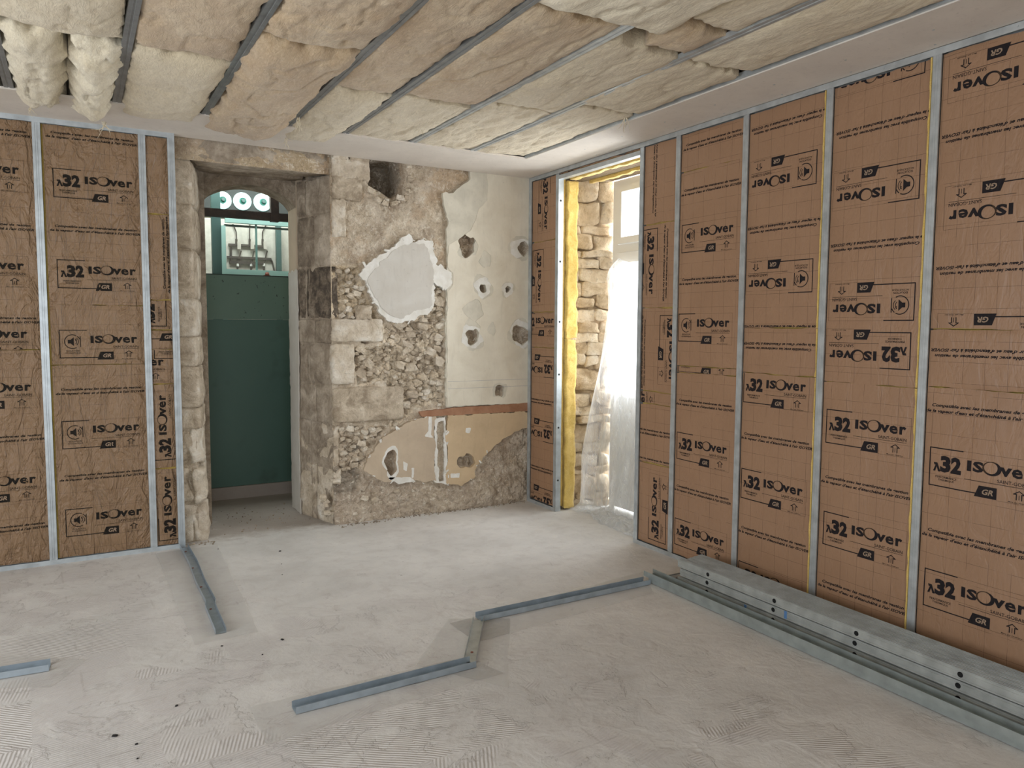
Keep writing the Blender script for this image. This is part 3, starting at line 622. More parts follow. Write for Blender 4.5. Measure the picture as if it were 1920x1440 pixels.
# dado band and lower patches
plaster('painted_band', C_((452, 1002), (560, 990), (868, 968), (868, 998), (556, 1016), (462, 1020)), [], 5.999, .03, BAND, .0025, 61, label='red-brown painted band above the dado')
lowL = C_((462, 1022), (514, 1018), (506, 1080), (512, 1130), (504, 1180), (512, 1250), (470, 1255), (400, 1247), (342, 1256), (300, 1238), (250, 1214), (270, 1170), (312, 1108), (334, 1085), (362, 1070), (410, 1040))
plaster('plaster_layer', lowL, [cav(8)], 6.0, .035, PL_PINK, .008, 65)
lowR = C_((556, 1016), (868, 1000), (868, 1056), (840, 1062), (800, 1072), (742, 1110), (702, 1148), (660, 1196), (652, 1240), (604, 1266), (556, 1262), (552, 1200), (558, 1140), (550, 1080))
plaster('plaster_layer', lowR, [cav(7)], 6.0, .035, PL_BEIGE, .008, 69)
plaster('filler_patch', C_((508, 1022), (550, 1018), (556, 1262), (508, 1258)), [C_((518, 1040), (542, 1036), (546, 1150), (544, 1255), (524, 1252), (520, 1140))], 6.003, .02, PL_WHITE, .007, 73, .006)
plaster('filler_patch', cav(8, 1.28), [cav(8, 1.0)], 5.9985, .006, PL_WHITE, .003, 75, .008)
for k, pts in enumerate((((488, 1020), (500, 1020), (496, 1085), (508, 1098), (470, 1092), (486, 1072)), ((395, 1180), (412, 1190), (408, 1218), (396, 1210)), ((340, 1240), (420, 1236), (440, 1252), (380, 1262)), ((426, 1205), (434, 1205), (434, 1240), (426, 1240)), ((620, 1060), (640, 1058), (634, 1080), (618, 1078)), ((566, 1225), (600, 1222), (596, 1238), (566, 1240)))):
    plaster('filler_patch', C_(*pts), [], 5.9985, .006, PL_WHITE, .003, 80+k, .008)
for k in range(46):
    src = (lowL, lowR, wp)[k % 3]; q = src[rs.randint(len(src))]; q2 = src[(src.index(q)+1) % len(src)]; t = rs.rand()
    x = q[0]+(q2[0]-q[0])*t+rs.randn()*.006; z = q[1]+(q2[1]-q[1])*t+rs.randn()*.006
    if x > 3.55: continue
    o = link('filler_flake', PEB[rs.randint(8)], wall_back, (x, 5.999, z)); r = .004+.008*rs.rand()**2
    o.scale = (r*2.2, .004, r*.8); o.rotation_euler = (0, rs.rand()*6, 0)
    o.material_slots[0].link = 'OBJECT'; o.material_slots[0].material = PL_WHITE

# ---- left pier of the doorway
pz = [0, .30, .58, .86, 1.02, 1.33, 1.55, 1.83, 2.19, 2.52, 2.838]
for k in range(10):
    z0, z1 = pz[k]-.012*(k == 0), pz[k+1]-.004
    rough = k < 3
    xr = (.825, .815, .80, .79, .785, .775, .77, .765, .765, .765)[k]
    if rough:
        stone('rubble_block', hexa(.5, xr-.09, 6.03, 6.3, z0, z1), STONE, wall_back, 8, .025, 400+k*7, 9, 7)
        stone('rubble_block', [(xr-.10, 6.02, z0), (xr, 6.05, z0), (xr+.03, 6.3, z0), (xr-.1, 6.3, z0), (xr-.10, 6.02, z1), (xr-.005, 6.05, z1), (xr+.03, 6.3, z1), (xr-.1, 6.3, z1)], STONE, wall_back, 8, .022, 430+k*7, 9, 8)
    else:
        stone('dressed_stone', [(.5, 6.03, z0), (xr, 6.035, z0), (xr+.055, 6.24, z0), (.5, 6.24, z0), (.5, 6.03, z1), (xr, 6.035, z1), (xr+.055, 6.24, z1), (.5, 6.24, z1)], STONE, wall_back, 14, .005, 460+k*7, 22, 60)
    stone('dressed_stone', [(.5, 6.245, z0), (xr+.055 if not rough else .84, 6.245, z0), (.885, 6.52, z0), (.5, 6.52, z0), (.5, 6.245, z1), (xr+.055 if not rough else .84, 6.245, z1), (.885, 6.52, z1), (.5, 6.52, z1)], STONE, wall_back, 7, .008, 490+k*7, 14, 8)

MB().add([(.5, 6.042, 0), (.757, 6.046, 0), (.868, 6.52, 0), (.5, 6.52, 0), (.5, 6.042, 2.84), (.757, 6.046, 2.84), (.868, 6.52, 2.84), (.5, 6.52, 2.84)], BOXF).build('mortar', RENDER, wall_back)
MB().add([(jx(6.04)+.008, 6.042, 0), (1.835, 6.05, 0), (2.02, 6.52, 0), (jx(6.52)+.008, 6.52, 0), (jx(6.04)+.008, 6.042, 2.84), (1.835, 6.05, 2.84), (2.02, 6.52, 2.84), (jx(6.52)+.008, 6.52, 2.84)], BOXF).build('mortar', STONE_D, wall_back)
for o in wall_back.children:
    if o.name.startswith('mortar'):
        a = o.data.color_attributes.new('tint', 'FLOAT_COLOR', 'POINT'); a.data.foreach_set('color', [*srgb(190, 174, 150), 1]*len(o.data.vertices))

# ---- arch wall at the back of the niche
ax0, ax1, zs_, za = .92, 1.645, 2.63, 2.785
arc = [(ax0, 0)]+[(ax0+(ax1-ax0)*k/20, zs_+(za-zs_)*(1-(2*k/20-1)**2)**.7) for k in range(21)]+[(ax1, 0)]
mb = MB()
yA, yB_ = 6.53, 6.80
for k in range(20):
    p, q = arc[1+k], arc[2+k]
    mb.add([(p[0], yA, p[1]), (q[0], yA, q[1]), (q[0], yA, 2.9), (p[0], yA, 2.9), (p[0], yB_, p[1]), (q[0], yB_, q[1])], [(0, 1, 2, 3), (0, 4, 5, 1)])
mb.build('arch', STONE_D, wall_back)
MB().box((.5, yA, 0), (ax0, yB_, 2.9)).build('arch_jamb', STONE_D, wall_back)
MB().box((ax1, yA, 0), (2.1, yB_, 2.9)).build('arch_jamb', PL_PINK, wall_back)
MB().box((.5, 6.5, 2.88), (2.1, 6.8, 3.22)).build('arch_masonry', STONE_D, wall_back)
# narrow plaster lining of the jamb, lower right
plz = jag([(6.50, 0.0), (6.53, .7), (6.49, 1.4), (6.50, 2.1), (6.80, 2.1), (6.80, 0)], .03, .008, 7)
mb = MB(); nP = len(plz); mb.add([(1.638, p[0], p[1]) for p in plz]+[(1.646, p[0], p[1]) for p in plz], [tuple(range(nP)), tuple(range(2*nP-1, nP-1, -1))]+[(i, (i+1) % nP, nP+(i+1) % nP, nP+i) for i in range(nP)])
mb.build('plaster_layer', PL_PATCH, wall_back)
# ---- passage behind the doorway
tag(MB().box((.3, 6.8, 0), (.82, 9, 3.5)).box((2.45, 6.8, 0), (2.6, 9, 3.5)).box((.3, 8.9, 0), (2.6, 9.0, 3.5)).box((.3, 6.75, 3.5), (2.6, 9, 3.6)).box((.3, 6.8, 2.95), (2.6, 6.95, 3.5)).build('wall_passage', m_plaster('whitewashed_wall', srgb(214, 210, 200), srgb(196, 190, 180))), 'whitewashed walls of the passage behind the doorway', kind='structure')
tag(MB().box((.82, 7.38, 0), (2.45, 7.62, .115)).build('trim_3', FLOORM), 'low concrete sill across the back of the doorway', kind='structure')

# ================================================================== WINDOW at the end of the right wall (window_1)
XW = 4.20
win = tag(empty('window_1', (XW, 4.9, 0)), 'white french window with a small top light, veiled by plastic', kind='structure')
PVC = plain('white_pvc', srgb(232, 230, 224), 0.35)
mg, nt, b = new_mat('window_glass'); nt.nodes.remove(b)
tr = N(nt, 'ShaderNodeBsdfTransparent'); gl = N(nt, 'ShaderNodeBsdfGlossy', Roughness=0.02); fr = N(nt, 'ShaderNodeValue'); fr.outputs[0].default_value = .07; mx = N(nt, 'ShaderNodeMixShader')
nt.links.new(fr.outputs[0], mx.inputs[0]); nt.links.new(tr.outputs[0], mx.inputs[1]); nt.links.new(gl.outputs[0], mx.inputs[2]); nt.links.new(mx.outputs[0], nt.nodes['Material Output'].inputs[0])
GLASS = mg
y0, y1 = 4.25, 5.44
def bar(name, ya, yb, za, zb, d0=-.03, d1=.04, mat=PVC, p=win): return MB().box((XW+d0, ya, za), (XW+d1, yb, zb)).build(name, mat, p)
bar('window_frame', y1-.075, y1, 0, 2.92); bar('window_frame', y0, y0+.06, 0, 2.92); bar('window_frame', y0+.06, y1-.075, 2.87, 2.92); bar('window_frame', y0+.06, y1-.075, 2.29, 2.36)
for nm, za, zb, rail in (('sash_top', 2.365, 2.865, .055), ('sash_leaf', .03, 2.285, .09)):
    ya, yb = y0+.065, y1-.08
    s_ = bar(nm, yb-.06, yb, za, zb, -.05, .02)
    bar('sash_stile', ya, ya+.06, za, zb, -.05, .02, p=s_); bar('sash_rail', ya+.06, yb-.06, zb-rail, zb, -.05, .02, p=s_); bar('sash_rail', ya+.06, yb-.06, za, za+rail, -.05, .02, p=s_)
    if nm == 'sash_leaf':
        bar('sash_rail', ya+.06, yb-.06, 1.02, 1.10, -.05, .02, p=s_); bar('lower_panel', ya+.06, yb-.06, za+rail, 1.02, -.03, .0, p=s_)
        bar('sash_rail', ya+.06, yb-.06, .55, .60, -.045, .02, p=s_)
        bar('pane', ya+.06, yb-.06, 1.10, zb-rail, -.004, .004, GLASS, s_); bar('sash_stile', 4.83, 4.89, za, zb, -.05, .02, p=s_)
    else: bar('pane', ya+.06, yb-.06, za+rail, zb-rail, -.004, .004, GLASS, s_)
# stone reveal on the far side, course by course: from (3.83, 5.63) to (4.17, 5.47)
tag(MB().box((3.765, 5.80, 0), (4.24, 5.95, 3.0)).add([(3.765, 5.725, 0), (4.235, 5.53, 0), (4.235, 5.95, 0), (3.765, 5.95, 0), (3.765, 5.725, 3), (4.235, 5.53, 3), (4.235, 5.95, 3), (3.765, 5.95, 3)], BOXF).build('wall_reveal', STONE_W), 'rubble backing of the window reveal', kind='structure')
rev = bpy.data.objects['wall_reveal']
rs2 = np.random.RandomState(12); z = -.01; k = 0
def ry(x): return 5.65-(x-3.80)*0.42
while z < 2.96:
    h = .06+.16*rs2.rand()**1.3; x = 3.80
    if z+h > 2.9: h = 2.98-z
    while x < 4.19:
        w_ = .08+.26*rs2.rand()
        if x+w_ > 4.13: w_ = 4.22-x
        j = rs2.randn(4)*.008; d = rs2.randn()*.008
        stone('stone', [(x+.004, ry(x)+d, z+.004+j[0]), (x+w_-.004, ry(x+w_)+d, z+.004+j[1]), (x+w_, ry(x+w_)+.16, z+.004), (x+.004, ry(x)+.12, z+.004), (x+.004, ry(x)+d, z+h-.003+j[2]), (x+w_-.004, ry(x+w_)+d, z+h-.003+j[3]), (x+w_, ry(x+w_)+.16, z+h), (x+.004, ry(x)+.12, z+h)], STONE_W, rev, 7, .024, 600+k*3, 11, 7)
        x += w_; k += 1
    z += h
# laths and wool under the window head
WOODG = plain('grey_lath', srgb(150, 134, 112), 0.9)
head = tag(empty('window_head_lath', (3.95, 5.0, 2.95)), 'grey reeded wooden lath board under the head of the window opening', 'board')
mb = MB()
for i in range(14): mb.box((3.80+.010*i, 4.24, 2.918+.004*(i % 2)), (3.808+.010*i, 5.60, 2.945))
mb.build('reeded_board', WOODG, head)
MB().box((3.99, 4.24, 2.925), (4.16, 5.50, 2.955)).build('lath_board', WOODG, head)

# ================================================================== METAL FRAMING
def stud_v(name, plane, s0, s1, z0, z1, label, flip=1, mat=GALV, depth=.05, group='vertical metal studs'):
    """C stud: flange s0..s1 on the room face, web going into the wall"""
    if plane == 'L':
        ax, ay, o = (1, 0, 0), (0, 1, 0), (0, YL, 0)
    else:
        ax, ay, o = (0, 1, 0), (1, 0, 0), (XR, 0, 0)
    a, c = (s0, s1) if flip > 0 else (s1, s0); l = .006*(1 if c > a else -1)
    pr = strip_profile([(a, .009), (a, 0.0), (c, 0.0), (c, depth), (a, depth)][1:] if True else [], .0009)
    pr = strip_profile([(a+l*0, .008), (a, 0), (c, 0), (c, depth), (a, depth), (a, depth-.008)], .0008)
    r = empty(name, ((s0+s1)/2, YL, z0) if plane == 'L' else (XR, (s0+s1)/2, z0))
    tag(r, label, 'stud', group)
    O = np.array(o, float)
    MB().sweep(pr, O+np.array([0, 0, z0]), O+np.array([0, 0, z1]), ax, ay).build('profile', mat, r)
    # shallow pressed groove down the flange
    m = (s0+s1)/2
    for q in (-.006, .006):
        a3 = O+np.array(ax)*(m+q-.0006)+np.array(ay)*(-.0008); b3 = O+np.array(ax)*(m+q+.0006)+np.array(ay)*(.0004)
        lo = np.minimum(a3, b3); hi = np.maximum(a3, b3)
        MB().box((lo[0], lo[1], z0), (hi[0], hi[1], z1)).build('pressed_rib', mat, r)
    return r
def track_h(name, plane, s0, s1, z, up, label, h=.03, mat=GALV, depth=.052):
    """U track along a wall; up = +1 for a floor track, -1 for a ceiling track"""
    o, ax, ay = ((YL, 1, 0) if plane == 'L' else (XR, 0, 1))
    if plane == 'L':
        p0, p1 = (s0, YL-.0015, z), (s1, YL-.0015, z); AX, AY = (0, 1, 0), (0, 0, up); loc = ((s0+s1)/2, YL, z)
    else:
        p0, p1 = (XR-.0015, s0, z), (XR-.0015, s1, z); AX, AY = (1, 0, 0), (0, 0, up); loc = (XR, (s0+s1)/2, z)
    r = tag(empty(name, loc), label, 'track', 'metal tracks of the partitions')
    pr = strip_profile([(0, h), (0, 0), (depth, 0), (depth, h)], -.0009 if up > 0 else .0009)
    MB().sweep(pr, p0, p1, AX, AY).build('profile', mat, r)
    L = abs(s1-s0); n = max(1, int(L/.6))
    for k in range(n):
        q = s0+(s1-s0)*(k+.5)/n
        c = (q, YL-.0035, z+up*h*.5) if plane == 'L' else (XR-.0035, q, z+up*h*.5); d = (q, YL, z+up*h*.5) if plane == 'L' else (XR, q, z+up*h*.5)
        MB().cyl(c, d, .004, 8).build('screw_head', GALV_D, r)
    return r
# left partition
LZ1 = 2.985
S1 = (-.207, -.162); S2 = (.415, .458); S3 = (.600, .645)
track_h('metal_track', 'L', -1.2, .645, .0, 1, 'galvanised floor track under the left brown insulation wall', .032)
track_h('metal_track', 'L', -1.2, .645, LZ1, -1, 'galvanised top track above the left brown insulation wall', .034)
stud_v('metal_stud', 'L', *S1, .002, LZ1-.002, 'bright vertical stud left of the wide panel column on the left wall', -1)
stud_v('metal_stud', 'L', *S2, .002, LZ1-.002, 'bright vertical stud right of the wide panel column on the left wall', -1)
stud_v('metal_stud', 'L', *S3, .002, LZ1-.002, 'bright end stud of the left wall beside the stone pier', -1)
stud_v('metal_stud', 'L', -.81, -.765, .002, LZ1-.002, 'outermost stud of the left wall beyond the cut-off column', -1)
# right partition (coordinates along y)
RA = (3.998, 4.040); RB = (3.392, 3.434); RC_ = (2.792, 2.834); RD = (2.195, 2.237); RE = (1.60, 1.64); RJ = (4.385, 4.425); RH = (5.505, 5.548)
track_h('metal_track', 'R', -1.0, 5.99, ZC-.001, -1, 'long galvanised top track of the right wall below the plasterboard', .034, GALV_D)
track_h('metal_track', 'R', -1.0, 4.425, 0, 1, 'galvanised floor track of the right wall running behind the profile stack', .032, GALV_D)
track_h('metal_track', 'R', 5.505, 5.99, 0, 1, 'short floor track between stone wall and window opening', .032, GALV_D)
track_h('metal_track', 'R', 4.425, 5.548, 2.90, -1, 'header track across the top of the window opening', -.032, GALV_D)
stud_v('metal_stud', 'R', *RA, .002, ZC-.003, 'stud right of the narrow panel column beside the window opening', 1, GALV_D)
stud_v('metal_stud', 'R', *RB, .002, ZC-.003, 'stud behind the far end of the profile stack', 1, GALV_D)
stud_v('metal_stud', 'R', *RC_, .002, ZC-.003, 'third stud to the right of the window opening', 1, GALV_D)
stud_v('metal_stud', 'R', *RD, .002, ZC-.003, 'rightmost visible stud of the right wall', 1, GALV_D)
stud_v('metal_stud', 'R', *RE, .002, ZC-.003, 'next stud towards the viewer past the right edge of the picture', 1, GALV_D)
stud_v('metal_stud', 'R', *RJ, .002, ZC-.003, 'bright jamb stud on the near side of the window opening', 1, GALV)
stud_v('metal_stud', 'R', 5.955, 5.998, .002, ZC-.003, 'grey stud in the corner against the stone wall', 1, GALV_D)
jam = stud_v('metal_stud', 'R', *RH, .002, ZC-.003, 'jamb stud with round bolt holes on the far side of the window opening', -1, GALV)
for zz in (.28, .75, 1.22, 1.68, 2.2, 2.72): MB().cyl((XR+.022, 5.5035, zz), (XR+.022, 5.5065, zz), .009, 12).build('round_hole', BLACK, jam)

# ================================================================== PRINTED LETTERING
_tc = {}
def text_mesh(body, size, shear=0.0, off=0.0, sx=1.0, align='LEFT'):
    key = (body, size, shear, off, sx, align)
    if key in _tc: return _tc[key]
    cu = bpy.data.curves.new('lettering', 'FONT'); cu.body = body; cu.size = size; cu.shear = shear; cu.offset = off; cu.resolution_u = 2
    cu.align_x = align; cu.fill_mode = 'FRONT'
    o = bpy.data.objects.new('lettering', cu); COL.objects.link(o)
    bpy.context.view_layer.update()
    me = bpy.data.meshes.new_from_object(o.evaluated_get(bpy.context.evaluated_depsgraph_get()))
    V = np.array([v.co[:2] for v in me.vertices]); V[:, 0] *= sx; Fc = [tuple(p.vertices) for p in me.polygons]
    bpy.data.objects.remove(o); bpy.data.curves.remove(cu); bpy.data.meshes.remove(me)
    _tc[key] = (V, Fc); return _tc[key]
class PR:      # flat print in local metres: vertices, faces, ink index (0 black, 1 brown, 2 blank)
    def __init__(s): s.V = []; s.F = []; s.I = []
    def add(s, V, F_, i=0): n = len(s.V); s.V += [tuple(v) for v in V]; s.F += [tuple(n+k for k in f) for f in F_]; s.I += [i]*len(F_)
    def quad(s, *p, i=0): s.add(p, [tuple(range(len(p)))], i)
    def rect(s, x0, y0, x1, y1, i=0): s.quad((x0, y0), (x1, y0), (x1, y1), (x0, y1), i=i)
    def text(s, body, x, y, w=None, h=None, shear=0, off=0, i=0, align='l'):
        V, F_ = text_mesh(body, 1.0, shear, off); lo, hi = V.min(0), V.max(0); V = V-lo
        sx = (w/(hi[0]-lo[0])) if w else None; sy = (h/(hi[1]-lo[1])) if h else None
        sx = sx or sy; sy = sy or sx; V = V*np.array([sx, sy]); s.add(V+np.array([x, y]), F_, i)
    def ring(s, cx, cy, r0, r1, a0=0, a1=360, i=0, n=28):
        P = [(cx+r*math.cos(math.radians(a0+(a1-a0)*k/n)), cy+r*math.sin(math.radians(a0+(a1-a0)*k/n))) for r in (r0, r1) for k in range(n+1)]
        s.add(P, [(k, k+1, n+2+k, n+1+k) for k in range(n)], i)
    def crescent(s, cx, cy, rx, ry, i0, i1):
        n = 40
        for k in range(n):
            q = []
            for t in (k, k+1):
                a = 2*math.pi*t/n; th = .10+.10*(1+math.cos(a+.7))
                q.append(((cx+rx*math.cos(a), cy+ry*math.sin(a)), (cx+rx*(1-th*1.5)*math.cos(a), cy+ry*(1-th)*math.sin(a))))
            am = 2*math.pi*(k+.5)/n
            s.quad(q[0][0], q[1][0], q[1][1], q[0][1], i=(i0 if math.cos(am+.55) > -.15 else i1))
def brand(s, x, y, w, h):       # the word as printed: I S (crescent O) v e r
    u = w/100.0
    s.rect(x, y, x+6.6*u, y+h); s.text('S', x+9*u, y-.01*h, 17*u, h*1.03, 0, .045)
    s.crescent(x+38.5*u, y+.53*h, 14.5*u, .66*h, 0, 1)
    s.text('v', x+50*u, y, 18.5*u, h*.83, 0, .035); s.text('e', x+68*u, y-.015*h, 16*u, h*.86, 0, .03); s.text('r', x+87*u, y, 12.5*u, h*.84, 0, .04)
def house(s, x, y, w, h):
    t = w*.09; L = [(x+w*.5, y+h), (x+w, y+h*.62), (x+w*.74, y+h*.62), (x+w*.74, y), (x+w*.26, y), (x+w*.26, y+h*.62), (x, y+h*.62)]
    n = len(L)
    for k in range(n):
        if k == 3: continue
        a = np.array(L[k]); b = np.array(L[(k+1) % n]); d = (b-a)/np.hypot(*(b-a)); m = np.array([-d[1], d[0]])*t/2
        s.quad(a-m-d*t/2, b-m+d*t/2, b+m+d*t/2, a+m-d*t/2)
    s.rect(x+w*.47, y, x+w*.53, y+h*.55)
def logo(kind):
    s = PR(); t = .0055
    s.rect(0, 0, t, .192); s.rect(t, .192-t, .165, .192); s.rect(t, 0, .235, t)
    s.quad((.223, -.012), (.323, -.012), (.323, .042), (.243, .042)); s.text('GR', .258, .002, .050, .027, .25, .03, i=2)
    brand(s, .185, .102, .29, .050)
    s.text('SAINT-GOBAIN', .322, .068, .155, .016, 0, .004); s.rect(.175, .0605, .478, .0625)
    house(s, .395, .006, .046, .040); s.text('Mars par l\'intérieur', .372, -.012, .092, .0075, .2, .01)
    # fine outline of the label on its right side
    s.rect(.165, .1905, .498, .1915, 1); s.rect(.497, -.014, .498, .1915, 1); s.rect(.323, -.0145, .498, -.0135, 1)
    if kind == 'L':
        s.quad((.020, .075), (.031, .075), (.0385, .098), (.046, .075), (.058, .075), (.041, .118), (.022, .118), (.026, .106), (.032, .106))
        s.text('3', .056, .074, .052, .082, 0, .055); s.text('2', .108, .075, .050, .081, 0, .055)
        s.text('PERFORMANCE', .034, .044, .105, .011, 0, .01); s.text('THERMIQUE', .048, .029, .078, .011, 0, .01)
    else:
        cx, cy = .078, .112
        s.ring(cx, cy, .044, .049, 62, 300); s.ring(cx, cy, .044, .049, 22, 52); s.rect(.122, .076, .127, .150)
        s.quad((cx-.028, cy-.012), (cx-.012, cy-.012), (cx+.008, cy-.03), (cx+.008, cy+.03), (cx-.012, cy+.012), (cx-.028, cy+.012))
        s.ring(cx+.002, cy, .020, .0235, -50, 50, n=10); s.ring(cx+.006, cy, .028, .0315, -52, 52, n=10); s.ring(cx+.016, cy+.012, .004, .008, -90, 90, n=5)
        s.text('ISOLATION', .040, .044, .078, .011, 0, .01); s.text('ACOUSTIQUE', .034, .029, .09, .011, 0, .01)
    return s
def caption():
    s = PR()
    s.text('Compatible avec les membranes de gestion', .03, .028, .49, .021, .28, .03); s.text('de la vapeur d\'eau et d\'étanchéité à l\'air ISOVER', 0, 0, .54, .0215, .28, .03)
    return s
LOGOS = {'L': logo('L'), 'S': logo('S'), 'C': caption()}
ANCH = {'BL': (0, 0), 'IC': (.33, .127), 'CC': (.27, .024), 'GR': (.273, .015), 'BR': (.478, 0)}

# ================================================================== KRAFT-FACED INSULATION PANELS
def kraft_batt(plane, s0, s1, z0, z1, label, prints, creased, seed, gap=(.0, .0), tuck=0.0, rec=.010):
    """plane L: s = x; plane R: s = y (text runs towards -y). prints: (kind, rotation, anchor, (s, z))"""
    P3 = (lambda s, z, d: (s, YL+rec+d, z)) if plane == 'L' else (lambda s, z, d: (XR+rec+d, s, z))
    sg = 1 if plane == 'L' else -1
    w, h = s1-s0, z1-z0
    r = tag(empty('insulation_batt', P3((s0+s1)/2, z0, 0)), label, 'insulation', 'kraft-faced insulation panels of the left wall' if plane == 'L' else 'kraft-faced insulation panels of the right wall')
    MB().box(np.minimum(P3(s0+.001, z0-.0015, .024), P3(s1-.001, z1+.0015, .09)), np.maximum(P3(s0+.001, z0-.0015, .024), P3(s1-.001, z1+.0015, .09))).build('wool_core', WOOL_Y, r)
    ps0, ps1 = s0+gap[0], s1-gap[1]
    def hgt(S, Z):
        t = np.clip((S-ps0)/(ps1-ps0), 0, 1); v = np.clip((Z-z0)/h, 0, 1)
        Q = np.stack([S*1.0, np.full_like(S, seed*3.1), Z], 1)
        amp = .0035 if creased else .0018
        crease = np.abs(fbm(Q*np.array([11, 1, 2.6]), 3, seed))
        d = .004-.007*np.sin(np.pi*t)**.6*np.minimum(1, np.sin(np.pi*v)*3+.25)
        return d - amp*fbm(Q*np.array([7, 1, 3.2]), 3, seed) + (amp*1.4 if creased else 0)*np.clip(.25-crease, 0, 1)*3
    nu = max(4, int((ps1-ps0)/.011)); nv = max(3, int(h/.011))
    S, Z = [a.ravel() for a in np.meshgrid(np.linspace(ps0, ps1, nu), np.linspace(z0+.002, z1-.002, nv), indexing='ij')]
    D = hgt(S, Z)
    # uneven cut edges top and bottom
    edge = .004*fbm(np.stack([S*14, 0*S+seed, 0*S], 1), 3, seed+9)
    top = np.clip((Z-(z1-.03))/.03, 0, 1); bot = np.clip(((z0+.03)-Z)/.03, 0, 1)
    Zs = Z+edge*(top+bot); D = D-.004*top*(tuck > 0)
    V = np.array([P3(a, b_, c) for a, b_, c in zip(S, Zs, D)])
    fc = grid_faces(nu, nv); fc = fc if plane == 'R' else fc
    uv = np.stack([S*sg+seed*.037, Z+seed*.053], 1)
    mesh_obj('paper_facing', V, fc, KRAFT_C if creased else KRAFT, r, True, uv=uv)
    if plane == 'R' and gap[0] >= .010:
        zz_ = np.linspace(z0+.002, z1-.002, int(h/.02)+2); wv = .0035*fbm(np.stack([zz_*22, 0*zz_+seed, 0*zz_], 1), 3, seed+31); pv = []
        for q, e in zip(zz_, wv): pv += [(XR-.004+e*.3, s0+.0005, q), (XR-.004+e*.3, s0+.008+e, q), (XR+.03, s0+.008+e, q), (XR+.03, s0+.0005, q)]
        nz_ = len(zz_); pf = [(4*i+a_, 4*i+(a_+1) % 4, 4*i+4+(a_+1) % 4, 4*i+4+a_) for i in range(nz_-1) for a_ in range(4)]+[(0, 3, 2, 1), (4*nz_-4, 4*nz_-3, 4*nz_-2, 4*nz_-1)]
        mesh_obj('wool_edge', pv, pf, WOOL_Y, r)
    for (kind, rot, anc, at) in prints:
        pr_ = LOGOS[kind]; A = np.array(ANCH[anc]); L = np.array(pr_.V)-A
        c_, s_ = round(math.cos(math.radians(rot))), round(math.sin(math.radians(rot)))
        L = np.stack([L[:, 0]*c_-L[:, 1]*s_, L[:, 0]*s_+L[:, 1]*c_], 1)
        bm = bmesh.new(); vs = [bm.verts.new((at[0]*sg+p[0], at[1]+p[1], 0)) for p in L]
        for f, i in zip(pr_.F, pr_.I):
            try: q = bm.faces.new([vs[k] for k in f]); q.material_index = i
            except ValueError: pass
        a0, a1 = sorted((ps0*sg, ps1*sg)); a0 += .002; a1 -= .002
        for co, no in (((a0, 0, 0), (-1, 0, 0)), ((a1, 0, 0), (1, 0, 0)), ((0, z0+.004, 0), (0, -1, 0)), ((0, z1-.004, 0), (0, 1, 0))):
            bmesh.ops.bisect_plane(bm, geom=bm.verts[:]+bm.edges[:]+bm.faces[:], plane_co=co, plane_no=no, clear_outer=True)
        if not bm.faces: bm.free(); continue
        bmesh.ops.triangulate(bm, faces=bm.faces[:])
        for _ in range(4):
            es = [e for e in bm.edges if e.calc_length() > .022]
            if not es: break
            bmesh.ops.subdivide_edges(bm, edges=es, cuts=1, use_grid_fill=False); bmesh.ops.triangulate(bm, faces=[f for f in bm.faces if len(f.verts) > 3])
        co = np.array([v.co[:2] for v in bm.verts]); SS, ZZ = co[:, 0]*sg, co[:, 1]
        lift = np.zeros(len(co)); 
        for f in bm.faces:
            if f.material_index == 2:
                for v in f.verts: lift[v.index] = 0
        bm.verts.index_update()
        for f in bm.faces:
            if f.material_index == 2:
                for v in f.verts: lift[v.index] = .0005
        D2 = hgt(SS, ZZ)-.0011-lift
        for v, a, b_, c2 in zip(bm.verts, SS, ZZ, D2): v.co = P3(a, b_, c2)
        bm.normal_update()
        nd = Vector((0, -1, 0)) if plane == 'L' else Vector((-1, 0, 0))
        for f in bm.faces:
            if f.normal.dot(nd) < 0: f.normal_flip()
        me = bpy.data.meshes.new('print'); bm.to_mesh(me); bm.free()
        for m in ((INK_C, INK_BC, PAPER_INK) if creased else (INK, INK_B, PAPER_INK)): me.materials.append(m)
        link('printed_caption' if kind == 'C' else 'printed_logo', me, r)
    return r
def l(u, v): p = on(u, v, 1, YL); return (p[0], p[2])
def r(u, v): p = on(u, v, 0, XR); return (p[1], p[2])
Lz = lambda u, v: l(u, v)[1]
Rz = lambda u, v: r(u, v)[1]
LB, LT = .033, LZ1-.034
x0, x1 = -.765, S1[0]-.001
zs = Lz(40, 656)
# left wall, column cut by the left edge of the picture (prints measured from their right end)
sx = .478-.02
kraft_batt('L', x0, x1, zs, LT, 'creased brown panel with three logos, upper left at picture edge', [('L', 0, 'BR', (x1-.075, l(55, 352)[1]-.02)), ('L', 0, 'BR', (x1-.070, l(57, 530)[1]-.02)), ('L', 0, 'BR', (x1-.068, l(60, 654)[1]-.03)), ('C', 0, 'CC', (x1-.28, l(30, 250)[1])), ('C', 0, 'CC', (x1-.28, l(30, 426)[1])), ('C', 0, 'CC', (x1-.27, l(30, 601)[1]))], True, 1)
kraft_batt('L', x0, x1, LB, zs, 'creased brown panel with two logos, lower left at picture edge', [('S', 0, 'BR', (x1-.06, l(60, 757)[1]-.015)), ('S', 0, 'BR', (x1-.055, l(60, 930)[1]-.015)), ('C', 0, 'CC', (x1-.27, l(30, 823)[1])), ('C', 0, 'CC', (x1-.27, l(30, 991)[1]))], True, 2)
x0, x1 = S1[1]+.001, S2[0]-.001
za, zb = Lz(175, 572), Lz(180, 684)
g = (.012, .0)
